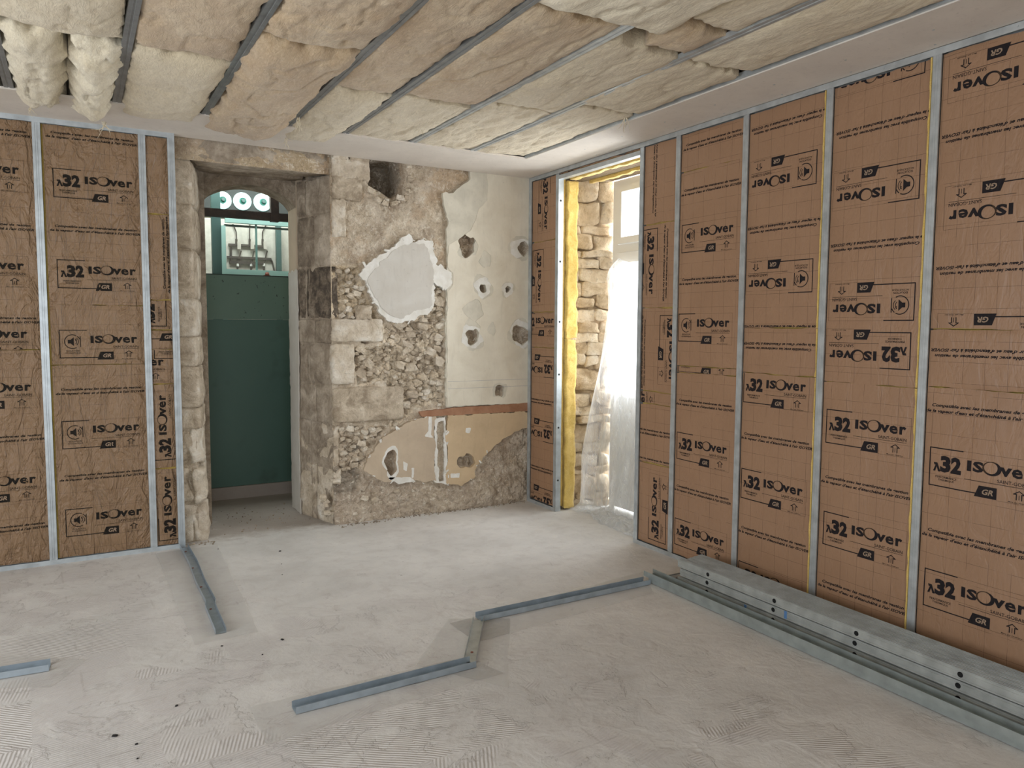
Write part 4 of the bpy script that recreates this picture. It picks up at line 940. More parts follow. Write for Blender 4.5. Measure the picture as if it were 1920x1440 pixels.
kraft_batt('L', x0, x1, za, LT, 'tall creased brown panel with two 32 logos on the left wall', [('C', 0, 'CC', l(173, 260)), ('L', 0, 'BL', l(100, 369)), ('C', 0, 'CC', l(180, 432)), ('L', 0, 'BL', l(108, 540))], True, 3, g)
kraft_batt('L', x0, x1, zb, za, 'short creased brown panel with one speaker logo on the left wall', [('S', 0, 'BL', l(112, 672))], True, 4, g)
kraft_batt('L', x0, x1, LB, zb, 'tall creased brown panel with two speaker logos, lower half of left wall', [('C', 0, 'CC', l(190, 733)), ('S', 0, 'BL', l(117, 843)), ('C', 0, 'CC', l(196, 892)), ('S', 0, 'BL', l(124, 1008))], True, 5, g)
x0, x1 = S2[1]+.001, S3[0]-.001
vs = [LT, Lz(295, 401), Lz(298, 562), Lz(300, 618), Lz(300, 655), Lz(302, 721), Lz(305, 879), LB]
nar = [('narrow brown strip at the top between the last two left studs', [('L', -90, 'BL', (l(272, 250)[0]-.192, l(272, 250)[1]))]),
       ('narrow brown strip with upward caption between the last two left studs', [('C', 90, 'CC', l(312, 478))]),
       ('small brown offcut with an upright 32 between the last two left studs', [('L', 90, 'BL', (x1-.035, Lz(300, 612)))]),
       ('small brown offcut with a black GR tag between the last two left studs', [('L', 0, 'GR', l(313, 632))]),
       ('small brown offcut with a house mark between the last two left studs', [('L', 0, 'BL', (l(289, 670)[0]-.0, Lz(300, 673))), ('L', 0, 'BL', (l(284, 705)[0]-.39, Lz(300, 712)))]),
       ('narrow brown strip with upright logo between the last two left studs', [('L', 90, 'BL', (x1+.045, Lz(310, 863)))]),
       ('narrow brown strip with upright logo at floor level, left wall end', [('L', 90, 'BL', (x1+.062, Lz(320, 1013)))])]
for k, (lb, prn) in enumerate(nar): kraft_batt('L', x0, x1, vs[k+1]+.0025, vs[k]-.0015, lb, prn, True, 6+k)

# right wall
RBm, RT = .033, ZC-.036
def seq(ya, yb, ucol, seams, items, seed, gap=(.004, .0)):
    zz = [RT]+[Rz(ucol, v) for v in seams]+[RBm]
    for k, (lb, prn) in enumerate(items): kraft_batt('R', ya+.001, yb-.001, zz[k+1]+(.002 if seed < 40 else .0004), zz[k]-(.002 if seed < 40 else .0004), lb, prn, False, seed+k, gap)
# between stone wall and window opening
seq(RH[1], 5.955, 1018, (452, 585, 652), [
    ('top brown panel with downward logo between stone wall and window', [('L', -90, 'BL', r(1009, 333))]),
    ('second brown panel with downward logo between stone wall and window', [('L', -90, 'BL', r(997, 470))]),
    ('short brown panel with an upright logo between stone wall and window', [('L', 0, 'IC', r(1020, 601))]),
    ('tall brown panel with upside-down logos between stone wall and window', [('L', 180, 'BL', r(1037, 669)), ('C', 180, 'CC', r(1006, 752)), ('L', 180, 'BL', r(1036, 793)), ('C', 180, 'CC', r(1006, 878)), ('L', 180, 'BL', r(1035, 922))])], 20, (.0, .0))
kraft_batt('R', RJ[1], RH[0], 2.935, RT, 'narrow brown strip above the window opening', [('S', 180, 'BL', r(1105, 302)), ('L', 180, 'BL', r(1185, 272))], False, 25)
# narrow column between the window opening and the first stud
seq(RA[1], RJ[0], 1236, (418, 577, 736, 760, 873), [
    ('topmost narrow brown panel with upward caption beside the window opening', [('C', 90, 'CC', r(1227, 335))]),
    ('second narrow brown panel with downward logo beside the window opening', [('L', -90, 'BL', r(1200, 432)), ('C', -90, 'CC', r(1246, 493))]),
    ('third narrow brown panel with downward 32 beside the window opening', [('L', -90, 'BL', r(1236, 591)), ('C', -90, 'CC', r(1204, 660))]),
    ('thin brown offcut with a letter mark beside the window opening', [('L', 90, 'BR', (r(1214, 733)[0]-.06, r(1214, 733)[1]))]),
    ('fifth narrow brown panel with two captions beside the window opening', [('C', 0, 'CC', (r(1212, 810)[0]+.0, r(1212, 810)[1])), ('C', 0, 'CC', (r(1212, 864)[0], r(1212, 864)[1]))]),
    ('bottom narrow brown panel with upward logo beside the window opening', [('L', 90, 'BL', r(1246, 1022))])], 30, (.006, .0))
seq(RB[1], RA[0], 1325, (312, 689, 702), [
    ('upper brown flap with one caption, first wide column after window', [('C', 0, 'CC', r(1333, 263))]),
    ('brown panel with two upright speaker logos on the right wall', [('C', 0, 'CC', r(1329, 352)), ('S', 0, 'BL', r(1275.7, 475)), ('C', 0, 'CC', r(1324, 526)), ('S', 0, 'BL', r(1269.5, 640))]),
    ('thin folded brown strip with a cut GR tag, first wide column after window', [('S', 0, 'BL', (r(1268, 699)[0], Rz(1268, 697)))]),
    ('brown panel with two upright 32 logos, first wide column after window', [('C', 0, 'CC', r(1317.5, 760)), ('L', 0, 'BL', r(1266, 860)), ('C', 0, 'CC', r(1312, 927)), ('L', 0, 'BL', r(1262, 1020))])], 40)
seq(RC_[1], RB[0], 1460, (615, 703), [
    ('brown panel with two upside-down speaker logos, second wide column', [('C', 180, 'CC', r(1474, 229)), ('S', 180, 'BL', r(1531, 279)), ('C', 180, 'CC', r(1465, 424)), ('S', 180, 'BL', r(1523, 484)), ('C', 180, 'CC', r(1455, 616))]),
    ('short brown panel with one upside-down caption, second wide column', [('C', 180, 'CC', r(1456, 649))]),
    ('brown panel with 32 logos behind the profile stack, second wide column', [('L', 0, 'BL', r(1390.5, 754)), ('C', 0, 'CC', r(1450, 827)), ('L', 0, 'BL', r(1386, 933)), ('C', 0, 'CC', r(1444, 1010)), ('L', 0, 'BL', (r(1382.6, 1050.5)[0], r(1382.6, 1050.5)[1]-.192))])], 45, (.010, .0))
seq(RD[1], RC_[0], 1640, (722,), [
    ('brown panel with upside-down speaker and 32 logos, third wide column', [('S', 180, 'BL', (r(1732, 136)[0], r(1732, 136)[1]+.192)), ('C', 180, 'CC', r(1651, 234)), ('S', 180, 'BL', r(1725, 298)), ('C', 180, 'CC', r(1639, 457)), ('S', 180, 'BL', r(1715, 529)), ('L', 180, 'BL', r(1707, 623))]),
    ('brown panel with upright 32 logos above the profile stack, third wide column', [('L', 0, 'BL', r(1545.4, 830)), ('C', 0, 'CC', r(1617, 914)), ('L', 0, 'BL', r(1539.6, 1020)), ('C', 0, 'CC', r(1610, 1119))])], 50, (.012, .0))
cl = lambda u, v: (r(u, v)[0]-.27, r(u, v)[1])
cr = lambda u, v: (r(u, v)[0]-.29, r(u, v)[1])
seq(RE[1], RD[0], 1850, (618, 733), [
    ('brown panel with upside-down logos at the right picture edge', [('S', 180, 'IC', r(1844, 150)), ('C', 180, 'CC', (r(1763, 270)[0]-.27, r(1763, 262)[1])), ('S', 180, 'IC', r(1835, 398)), ('C', 180, 'CC', (r(1752, 510)[0]-.27, r(1752, 508)[1])), ('S', 180, 'GR', r(1845, 599))]),
    ('short brown panel with a cut caption at the right picture edge', [('C', 180, 'CC', (r(1743, 663)[0]-.27, r(1743, 660)[1]))]),
    ('brown panel with upright 32 logos at the right picture edge', [('C', 0, 'CC', (r(1734, 764)[0]-.27, r(1734, 764)[1])), ('L', 0, 'BL', r(1738, 909)), ('C', 0, 'CC', (r(1726, 992)[0]-.27, r(1726, 992)[1]-.01)), ('L', 0, 'BL', r(1728, 1134.5))])], 55, (.0, .0))
kraft_batt('R', 1.0, RE[0], RBm, RT, 'brown panel beyond the right picture edge', [], False, 60)

# yellow wool edge in the window opening
def wool_slab(name, a, b, step, mat, label, cat, amp, seed, group=None, parent=None):
    """soft rectangular slab: rounded and tufted on every side"""
    a = np.array(a, float); b = np.array(b, float); n = [max(3, int((b[i]-a[i])/step)) for i in range(3)]
    idx = {}; Vv = []
    for i in range(n[0]+1):
        for j in range(n[1]+1):
            for k in range(n[2]+1):
                if i in (0, n[0]) or j in (0, n[1]) or k in (0, n[2]): idx[i, j, k] = len(Vv); Vv.append((i/n[0], j/n[1], k/n[2]))
    Vv = np.array(Vv); Vv = a+(b-a)*Vv
    Vv = Vv+amp*np.stack([fbm(Vv*13+s*9.1, 4, seed+s) for s in range(3)], 1)
    Fq = []
    for ax in range(3):
        u, v = [q for q in range(3) if q != ax]
        for end in (0, n[ax]):
            for i in range(n[u]):
                for j in range(n[v]):
                    def K(p, q): t = [0, 0, 0]; t[ax] = end; t[u] = p; t[v] = q; return idx[tuple(t)]
                    Fq.append((K(i, j), K(i+1, j), K(i+1, j+1), K(i, j+1)))
    o = mesh_obj(name, Vv, Fq, mat, parent, True)
    bm = bmesh.new(); bm.from_mesh(o.data); bmesh.ops.recalc_face_normals(bm, faces=bm.faces); bm.to_mesh(o.data); bm.free()
    if parent is None: tag(o, label, cat, group)
    return o
wool_slab('wool_strip', (3.738, 5.52, 1.53), (3.845, 5.60, 2.90), .014, WOOL_Y, 'upper yellow wool strip lining the window jamb', 'insulation', .010, 71, 'yellow wool strips around the window')
wool_slab('wool_strip', (3.738, 5.515, .02), (3.84, 5.60, 1.525), .018, WOOL_Y, 'lower yellow wool strip lining the window jamb down to the floor', 'insulation', .011, 72, 'yellow wool strips around the window')
wool_slab('wool_strip', (3.738, 4.44, 2.905), (3.792, 5.50, 2.955), .02, WOOL_Y, 'yellow wool strip along the head of the window opening', 'insulation', .008, 73, 'yellow wool strips around the window')
wool_slab('wool_strip', (3.946, 4.3, 2.895), (3.984, 5.50, 2.93), .018, WOOL_Y, 'thin yellow wool strip between the lath boards above the window', 'insulation', .008, 74, 'yellow wool strips around the window')

# ================================================================== CEILING: furring channels and wool
JX = [-.29, .262, .768, 1.298, 1.698, 2.212, 2.713]
JL = ['leftmost dark ceiling channel at the upper left corner', 'dark ceiling channel right of the hanging wool folds', 'dark ceiling channel left of the big tan wool roll',
      'grey ceiling channel right of the big tan wool roll', 'long grey ceiling channel over the middle of the room', 'ceiling channel whose shiny end vanishes into the wool', 'partly buried ceiling channel second from the right wall']
JY0 = [-1.5, -1.5, -1.5, -1.5, -1.5, 2.70, -1.5]
for x, lb, ya in zip(JX, JL, JY0):
    g_ = tag(empty('ceiling_channel', (x, ya, 3.0)), lb, 'channel', 'metal channels holding up the ceiling wool')
    w = .047
    pr = strip_profile([(-w/2+.006, .024), (-w/2, .024), (-w/2, 0), (-.006, 0), (-.004, .003), (.004, .003), (.006, 0), (w/2, 0), (w/2, .024), (w/2-.006, .024)], -.0008)
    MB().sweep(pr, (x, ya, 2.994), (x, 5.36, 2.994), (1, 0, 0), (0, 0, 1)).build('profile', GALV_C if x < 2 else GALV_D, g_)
    y = ya+.6
    while y < 5.3: MB().box((x-.006, y-.012, 3.016), (x+.006, y+.012, 3.22)).build('hanger', GALV_D, g_); y += 1.2
g_ = tag(empty('edge_channel', (3.17, 2, 3.0)), 'thin bright edge channel along the plasterboard strip of the right wall', 'channel')
MB().sweep(strip_profile([(0, .03), (0, 0), (.03, 0)], -.0008), (3.176, -1.5, 2.9925), (3.176, 5.32, 2.9925), (1, 0, 0), (0, 0, 1)).build('profile', GALV, g_)

def ceiling_batt(x0, x1, y0, y1, z, sag, label, mat, seed, ragged=.018, tilt=0.0, thick=.16, over=(0, 0), lump=1.0, taper=0.0):
    """soft wool slab lying over the channels; underside sags between them"""
    nx = max(8, int((x1-x0)/.013)); ny = max(8, int((y1-y0)/.016))
    a, b = [q.ravel() for q in np.meshgrid(np.linspace(0, 1, nx), np.linspace(0, 1, ny), indexing='ij')]
    X = x0+(x1-x0)*a; Y = y0+(y1-y0)*b
    Q = np.stack([X, Y, np.full_like(X, seed*2.7)], 1)
    ex = np.minimum(a, 1-a)*(x1-x0); ey = np.minimum(b, 1-b)*(y1-y0)
    prof = (1-np.exp(-ex/.045))*(1-np.exp(-ey/.05))
    Zb = z - sag*prof*(1+.35*fbm(Q*np.array([3, 1.6, 1]), 3, seed)) - tilt*(a-.5)
    f1 = fbm(Q*np.array([9, 4, 1]), 4, seed+3); f2 = fbm(Q*np.array([34, 14, 1]), 4, seed+5)
    rid = np.abs(fbm(Q*np.array([5, 2.2, 1]), 3, seed+7))
    Zb = Zb - lump*(.007*f1+.0028*f2) + lump*.010*np.clip(.12-rid, 0, 1)/.12*np.minimum(1, prof*1.5)
    # ragged outline
    rg = fbm(Q*np.array([16, 11, 1]), 4, seed+11)*ragged; edge = np.exp(-ex/.03)
    X = X + np.where(a < .5, -1, 1)*edge*(rg+.004)
    edge = np.exp(-ey/.04); Y = Y + np.where(b < .5, -1, 1)*edge*(fbm(Q*np.array([13, 7, 1]), 4, seed+13)*ragged*1.6)
    n = len(X)
    top = np.stack([X, Y, np.full(n, z+thick)], 1); V = np.concatenate([np.stack([X, Y, Zb], 1), top])
    F_ = grid_faces(nx, ny); Fc = [tuple(f[::-1]) for f in F_]+[tuple(f+n) for f in F_]
    bord = [i*ny for i in range(nx)]+[(nx-1)*ny+j for j in range(1, ny)]+[i*ny+ny-1 for i in range(nx-2, -1, -1)]+[j for j in range(ny-2, 0, -1)]
    Fc += [(bord[k], bord[(k+1) % len(bord)], bord[(k+1) % len(bord)]+n, bord[k]+n) for k in range(len(bord))]
    o = mesh_obj('wool_batt', V, Fc, mat, None, True)
    tag(o, label, 'insulation', 'soft wool batts laid in the ceiling'); return o
Z_ = 3.002
CB = [ # x0, x1, y0, y1, sag, tone, label, extra
 (-.80, -.338, 2.6, 5.40, .020, WOOL, 'cream ceiling wool left of the leftmost channel', {}),
 (-.268, .235, 2.4, 4.16, .045, WOOL, 'near cream ceiling wool between the two leftmost channels', {}),
 (-.258, -.022, 4.20, 5.52, .095, WOOL_W, 'left of two hanging wool folds over the left wall', {'lump': 2.6, 'ragged': .034}),
 (.028, .230, 4.20, 5.60, .110, WOOL_W, 'right of two hanging wool folds over the left wall', {'lump': 2.8, 'ragged': .034}),
 (.292, .742, 2.4, 4.20, .030, WOOL_T, 'near tan ceiling wool between second and third channel', {}),
 (.290, .742, 4.23, 5.58, .055, WOOL, 'cream ceiling wool over the plasterboard beside the folds', {'ragged': .028}),
 (.796, 1.275, 3.75, 5.66, .075, WOOL_T, 'big tan sagging wool roll ending above the stone doorway', {'lump': 1.3, 'ragged': .025}),
 (.80, 1.278, 2.2, 3.72, .060, WOOL_T, 'near tan wool roll at the top edge of the picture', {'lump': 1.4}),
 (1.322, 1.672, 4.35, 5.68, .045, WOOL, 'pale wool end hanging over plasterboard above the doorway', {'ragged': .03}),
 (1.322, 1.664, 2.0, 4.32, .022, WOOL_T, 'long tan wool strip left of the middle channel', {}),
 (1.724, 2.186, 4.31, 5.37, .022, WOOL, 'far pale wool right of the middle channel', {}),
 (1.722, 2.184, 2.83, 4.27, .026, WOOL_T, 'tan wool right of the middle channel', {}),
 (1.722, 2.40, 1.90, 2.79, .045, WOOL_W, 'puffy pale wool covering the end of the shiny channel', {'lump': 1.3}),
 (2.238, 2.688, 4.15, 5.36, .018, WOOL, 'far pale wool with a curled edge between shiny and buried channel', {}),
 (2.236, 2.692, 2.98, 4.13, .026, WOOL, 'cream wool with yellow stain between shiny and buried channel', {}),
 (2.430, 2.686, 1.95, 2.60, .020, WOOL, 'cream wool beside the puffy wool near the right wall', {'lump': .8}),
 (2.425, 2.682, 2.66, 2.93, .030, WOOL_T, 'short tan wool piece just past the end of the shiny channel', {'lump': .8}),
 (2.740, 3.158, 1.91, 2.97, .022, WOOL, 'near cream wool along the right plasterboard strip', {'lump': .8}),
 (1.725, 3.155, .9, 1.88, .020, WOOL, 'cream wool at the top edge towards the right wall', {}),
 (2.740, 3.160, 3.94, 5.34, .016, WOOL, 'far cream wool along the right plasterboard strip', {}),
 (2.700, 3.158, 3.0, 3.90, .030, WOOL, 'cream wool with a hanging lip along the right plasterboard strip', {}),
]
for k, (x0, x1, y0, y1, sag, mt, lb, ex) in enumerate(CB): ceiling_batt(x0, x1, y0, y1, Z_, sag, lb, mt, 500+k*9, **ex)
# loose fibres hanging from torn edges
def wisp(pts, r0):
    mb = MB(); P_ = [Vector(p) for p in pts]
    for i in range(len(P_)-1): mb.cyl(P_[i], P_[i+1], r0*(1-.75*i/(len(P_)-1)), 5, r1=r0*(1-.75*(i+1)/(len(P_)-1)))
    return mb
rs3 = np.random.RandomState(3)
for (x, y, z, L, lb) in ((.20, 5.57, 2.90, .10, 'pointed wool tuft hanging from the right fold'), (-.19, 5.50, 2.93, .06, 'curled wool tuft hanging from the left fold'), (1.36, 5.64, 2.965, .07, 'thin wool tuft hanging over the doorway plasterboard'), (1.27, 4.95, 2.94, .09, 'wool tuft torn from the big tan roll'), (2.10, 4.9, 2.985, .07, 'wool tuft hanging beside the shiny channel'), (3.15, 4.0, 2.985, .10, 'white wool tuft hanging at the right plasterboard strip')):
    t_ = tag(empty('wool_tuft', (x, y, z)), lb, 'wool tuft', 'loose wool tufts')
    for q in range(6):
        p = np.array([x, y, z+.02])+rs3.randn(3)*.006; pts = [tuple(p)]
        d = np.array([rs3.randn()*.25, rs3.randn()*.25, -1.])
        for s_ in range(5):
            p = p+d*L/5*(0.8+.5*rs3.rand()); d = d+rs3.randn(3)*.35; d[2] = min(d[2], -.1); d /= np.linalg.norm(d); pts.append(tuple(p))
        wisp(pts, .0032).build('fibre', WOOL_W, t_, True)

# ================================================================== FLOOR TRACKS
m, nt, b = new_mat('thin_foam_film'); setc(nt, b, srgb(232, 230, 226)); b.inputs['Roughness'].default_value = .35
tr = N(nt, 'ShaderNodeBsdfTransparent'); mx = N(nt, 'ShaderNodeMixShader'); mx.inputs[0].default_value = .20
nt.links.new(tr.outputs[0], mx.inputs[1]); nt.links.new(b.outputs[0], mx.inputs[2]); nt.links.new(mx.outputs[0], nt.nodes['Material Output'].inputs[0])
bump(nt, b, noise(nt, coords(nt, (6, 22, 6)), 1.6, 3, .5), .6, .01); FILM = m
def film_strip(poly, label, seed, h=.004):
    """thin film lying on the floor: four corners, gently wavy"""
    P_ = [np.array(p, float) for p in poly]; nu, nv = 60, 14
    a, b_ = [q.ravel() for q in np.meshgrid(np.linspace(0, 1, nu), np.linspace(0, 1, nv), indexing='ij')]
    A = a[:, None]; B = b_[:, None]; XY = (1-B)*((1-A)*P_[0]+A*P_[1])+B*((1-A)*P_[3]+A*P_[2])
    Q = np.stack([XY[:, 0], XY[:, 1], np.full(len(a), seed*1.3)], 1)
    XY = XY+.006*np.stack([fbm(Q*6, 2, seed), fbm(Q*6, 2, seed+5)], 1)
    edge = np.abs(b_-.5)*2
    Zt = .0022+h*np.clip(fbm(Q*np.array([7, 7, 1]), 3, seed+2)+.15, 0, 1)*np.clip((edge-.35)*2, 0, 1)
    n = len(a); V = np.concatenate([np.column_stack([XY, Zt]), np.column_stack([XY, Zt-.0008])])
    F_ = grid_faces(nu, nv); Fc = [tuple(f) for f in F_]+[tuple(f[::-1]+n) for f in F_]
    return tag(mesh_obj('film_strip', V, Fc, FILM, None, True), label, 'film', 'film strips under the floor tracks')
def fl(u, v): p = on(u, v, 2, 0); return (p[0], p[1])
film_strip([(.44, 5.86), (.47, 4.05), (.79, 4.08), (.86, 5.86)], 'pale film strip under the track in front of the left wall end', 1, .008)
film_strip([fl(842, 1170), fl(1205, 1072), fl(1225, 1112), fl(895, 1205)], 'glossy film strip under the long track reaching the profile stack', 2, .010)
film_strip([fl(842, 1160), fl(955, 1160), fl(952, 1290), fl(778, 1248)], 'clear film sheet under the short slanting track', 3, .003)
film_strip([fl(470, 1325), fl(875, 1232), fl(945, 1262), fl(500, 1395)], 'pale film strip under the foreground track', 4, .003)
film_strip([fl(-60, 1225), fl(165, 1236), fl(95, 1290), fl(-60, 1290)], 'pale film under the short track at the left edge', 5, .003)
def floor_track(p0, p1, label, w=.062, h=.03, mat=None, z=.004, bend=None, screws=True):
    p0 = np.array(p0, float); p1 = np.array(p1, float); pts = [p0]+([np.array(q, float) for q in bend] if bend else [])+[p1]
    d = (p1-p0)/np.hypot(*(p1-p0)); nrm = np.array([-d[1], d[0]])
    r_ = tag(empty('floor_track', (p0[0], p0[1], z)), label, 'track', 'galvanised tracks on the floor')
    pr = strip_profile([(-w/2, h), (-w/2, 0), (w/2, 0), (w/2, h)], .0011)
    V = []; n = len(pr); Fc = []
    for p in pts: V += [(p[0]+nrm[0]*q[0], p[1]+nrm[1]*q[0], z+q[1]) for q in pr]
    for s_ in range(len(pts)-1): Fc += [(s_*n+k, s_*n+(k+1) % n, (s_+1)*n+(k+1) % n, (s_+1)*n+k) for k in range(n)]
    hlf = n//2
    for b_ in (0, (len(pts)-1)*n): Fc += [(b_+k, b_+k+1, b_+n-2-k, b_+n-1-k) for k in range(hlf-1)]
    MB().add(V, Fc).build('profile', mat or GALV_F, r_)
    if screws:
        L = np.hypot(*(p1-p0)); k = .12
        while k < L:
            q = p0+d*k; MB().cyl((q[0], q[1], z+.001), (q[0], q[1], z+.004), .0075, 10).build('screw_head', RUST, r_); k += .42
    return r_
RUST = plain('rusty_screw', srgb(150, 92, 78), .6, .3)
floor_track((.632, 5.905), (.613, 4.142), 'bent floor track running from the left wall end towards the viewer', .055, .028, GALV_F, bend=[(.640, 5.45), (.628, 5.0), (.632, 4.62), (.618, 4.55)])
floor_track(((.74+.756)/2, (3.112+3.195)/2-.02), (1.612, 3.155), 'foreground floor track lying left of the zigzag', .066, .030)
floor_track((1.604, 3.175), (1.890, 3.630), 'short slanting track in the middle of the zigzag', .060, .028, GALV_P)
floor_track((1.895, 3.645), (3.118, 3.655), 'long floor track from the zigzag to the profile stack', .072, .030)
floor_track((-.60, 4.142), (-.163, 4.112), 'short floor track at the left edge of the picture', .075, .030, GALV_F)
floor_track((3.165, 3.66), (3.165, .2), 'lower of two nested tracks beside the profile stack', .060, .031, GALV_N, screws=False)
floor_track((3.165, 3.70), (3.165, .15), 'upper of two nested tracks beside the profile stack', .078, .034, GALV_N, z=.036, screws=False)
floor_track((3.25, 3.655), (3.56, 3.655), 'short track passing under the far end of the profile stack', .06, .008, GALV_D, screws=False)

# ---- stack of spare C profiles along the right wall: three layers of five
names_l = ('bottom', 'middle', 'top'); names_c = ('outermost', 'second', 'third', 'fourth', 'innermost')
BLUE = plain('blue_marker', srgb(88, 128, 176), .5)
HOLEM = plain('hole_shadow', (.004, .004, .004), .9)
for Lz_ in range(3):
    for c in range(5):
        xq = 3.276+.0425*c+(.000, .006, .001)[Lz_]; zq = .007+.0545*Lz_; yq = 3.548-.008*((c*3+Lz_*2) % 4)
        lb = f'{names_c[c]} galvanised profile in the {names_l[Lz_]} layer of the stack'
        t_ = tag(empty('spare_profile', (xq, yq, zq)), lb, 'profile', 'spare galvanised profiles stacked by the right wall')
        # C section, web (outwards) grooved twice
        pr = strip_profile([(.036, .007), (.036, 0), (0, 0), (0, .007), (.003, .009), (.003, .013), (0, .015), (0, .036), (.003, .038), (.003, .042), (0, .044), (0, .048), (.036, .048), (.036, .041)], -.0009)
        MB().sweep(pr, (xq, yq, zq), (xq, .25, zq), (1, 0, 0), (0, 0, 1)).build('profile', GALV_P, t_)
        MB().box((xq+.001, .26, zq+.0470), (xq+.0335, yq-.002, zq+.0478)).build('flange_face', GALV_P, t_)
        if Lz_ == 2:
            for q in (.004, .018, .031): MB().box((xq+q, .26, zq+.0474), (xq+q+.0026, yq-.002, zq+.0502)).build('pressed_rib', GALV, t_)
        if c == 0:
            for k in range(6):
                yh = 3.287-.505*k+(.0, .006, -.004)[Lz_]
                if yh < .4: continue
                MB().cyl((xq-.0006, yh, zq+.0255), (xq+.0004, yh, zq+.0255), .0125, 16).build('cable_hole', HOLEM, t_)
            if Lz_ == 0: MB().box((xq-.0005, 2.972, zq+.006), (xq+.0003, 2.990, zq+.046)).build('marker_stroke', BLUE, t_)
            if Lz_ == 1: MB().box((xq-.0005, 2.695, zq+.004), (xq+.0003, 2.713, zq+.047)).build('marker_stroke', BLUE, t_)

# ================================================================== DOORWAY PANEL AND WHAT STANDS BEHIND
def m_green(name, c1, c2, speck):
    m, nt, b = new_mat(name); v = coords(nt); n1 = noise(nt, v, 2.5, 5, .6, .6); n2 = noise(nt, coords(nt, (1, 1, .6)), 34, 3, .6)
    c = mixc(nt, n1, c1, c2)
    if speck: c = mixc(nt, mathn(nt, 'MULTIPLY', ramp(nt, n2, [(.66, 0.), (.70, 1.)]), .8), c, srgb(40, 48, 46))
    else: c = mixc(nt, mathn(nt, 'MULTIPLY', ramp(nt, noise(nt, v, 3.2, 3, .5), [(.62, 0.), (.72, 1.)]), .35), c, srgb(52, 62, 48))
    setc(nt, b, c); b.inputs['Roughness'].default_value = .45; bump(nt, b, n1, .1, .006); return m
G1 = m_green('green_painted_sheet', srgb(74, 106, 98), srgb(84, 116, 106), False); G2 = m_green('speckled_green_sheet', srgb(96, 124, 114), srgb(108, 134, 122), True)
YP = 7.40
pan = tag(empty('door_panel', (1.4, YP, .115)), 'large dull green sheet closing the stone doorway, speckled along its top', 'panel')
zj = on(460, 599, 1, YP)[2]; zt = on(460, 517, 1, YP)[2]
MB().box((.84, YP, .117), (2.10, YP+.03, zj-.002)).build('lower_sheet', G1, pan)
o = MB().box((.84, YP-.006, zj), (2.10, YP+.03, zt)).build('upper_sheet', G2, pan); o['label'] = 'speckled paler top strip'
MB().box((.84, YP-.010, zt), (2.10, YP+.034, zt+.008)).build('top_edge', plain('dark_green_edge', srgb(44, 54, 50)), pan)
q = on(501, 516, 1, YP)
lt = tag(empty('rusty_latch', (q[0], YP, zt+.008)), 'small rusty latch knob on top of the green sheet', 'latch')
mb = MB(); mb.cyl((q[0], YP, zt+.008), (q[0], YP, zt+.035), .022, 12, r1=.016); mb.cyl((q[0], YP, zt+.035), (q[0], YP, zt+.042), .016, 12, r1=.006); mb.build('knob', RUST, lt, True)
MB().box((q[0]-.03, YP-.008, zt+.0079), (q[0]+.03, YP+.03, zt+.012)).build('base_plate', RUST, lt)
# glazed teal cabinet with old switchgear
TEAL = plain('teal_paint', srgb(112, 150, 142), .5); TEAL_L = plain('pale_teal_paint', srgb(176, 214, 206), .45); TEAL_D = plain('dark_teal_paint', srgb(70, 96, 92), .5)
YK = 7.85
def kp(u, v, y=YK): return on(u, v, 1, y)
cab = tag(empty('switchgear_cabinet', (1.55, YK, 0)), 'pale teal glazed cabinet seen through the arch above the green sheet', 'cabinet')
a = kp(399, 500); b_ = kp(416, 500); top = kp(430, 412)[2]; bot = zt-.2
MB().box((a[0], YK, .0), (b_[0], YK+.06, 3.3)).build('corner_post', TEAL_D, cab)
e = kp(424, 500); MB().box((b_[0], YK-.02, 0), (e[0], YK+.03, 2.60)).build('edge_stile', TEAL_L, cab)
R1 = kp(543, 500)[0]+.12
rl = kp(470, 416)[2]; MB().box((e[0], YK-.02, rl-.022), (R1, YK+.03, rl+.022)).build('top_rail', TEAL_L, cab)
rb = kp(470, 512)[2]; MB().box((e[0], YK-.02, rb-.035), (R1, YK+.03, rb+.030)).build('bottom_rail', TEAL_L, cab)
mx_ = kp(481, 470)[0]; MB().box((mx_-.008, YK-.01, rb), (mx_+.008, YK+.02, rl)).build('mullion', TEAL, cab)
MB().box((e[0]+.001, YK, rb+.03), (R1, YK+.006, rl-.02)).build('pane', GLASS, cab)
px_ = kp(522, 450, YK+.35)[0]; MB().box((px_-.025, YK+.33, 0), (px_+.025, YK+.38, 2.7)).build('back_post', TEAL_D, cab)
zc_ = kp(470, 420)[2]; MB().box((e[0], YK+.03, rl-.05), (R1, YK+.09, rl-.035)).build('cabinet_top', TEAL_D, cab)
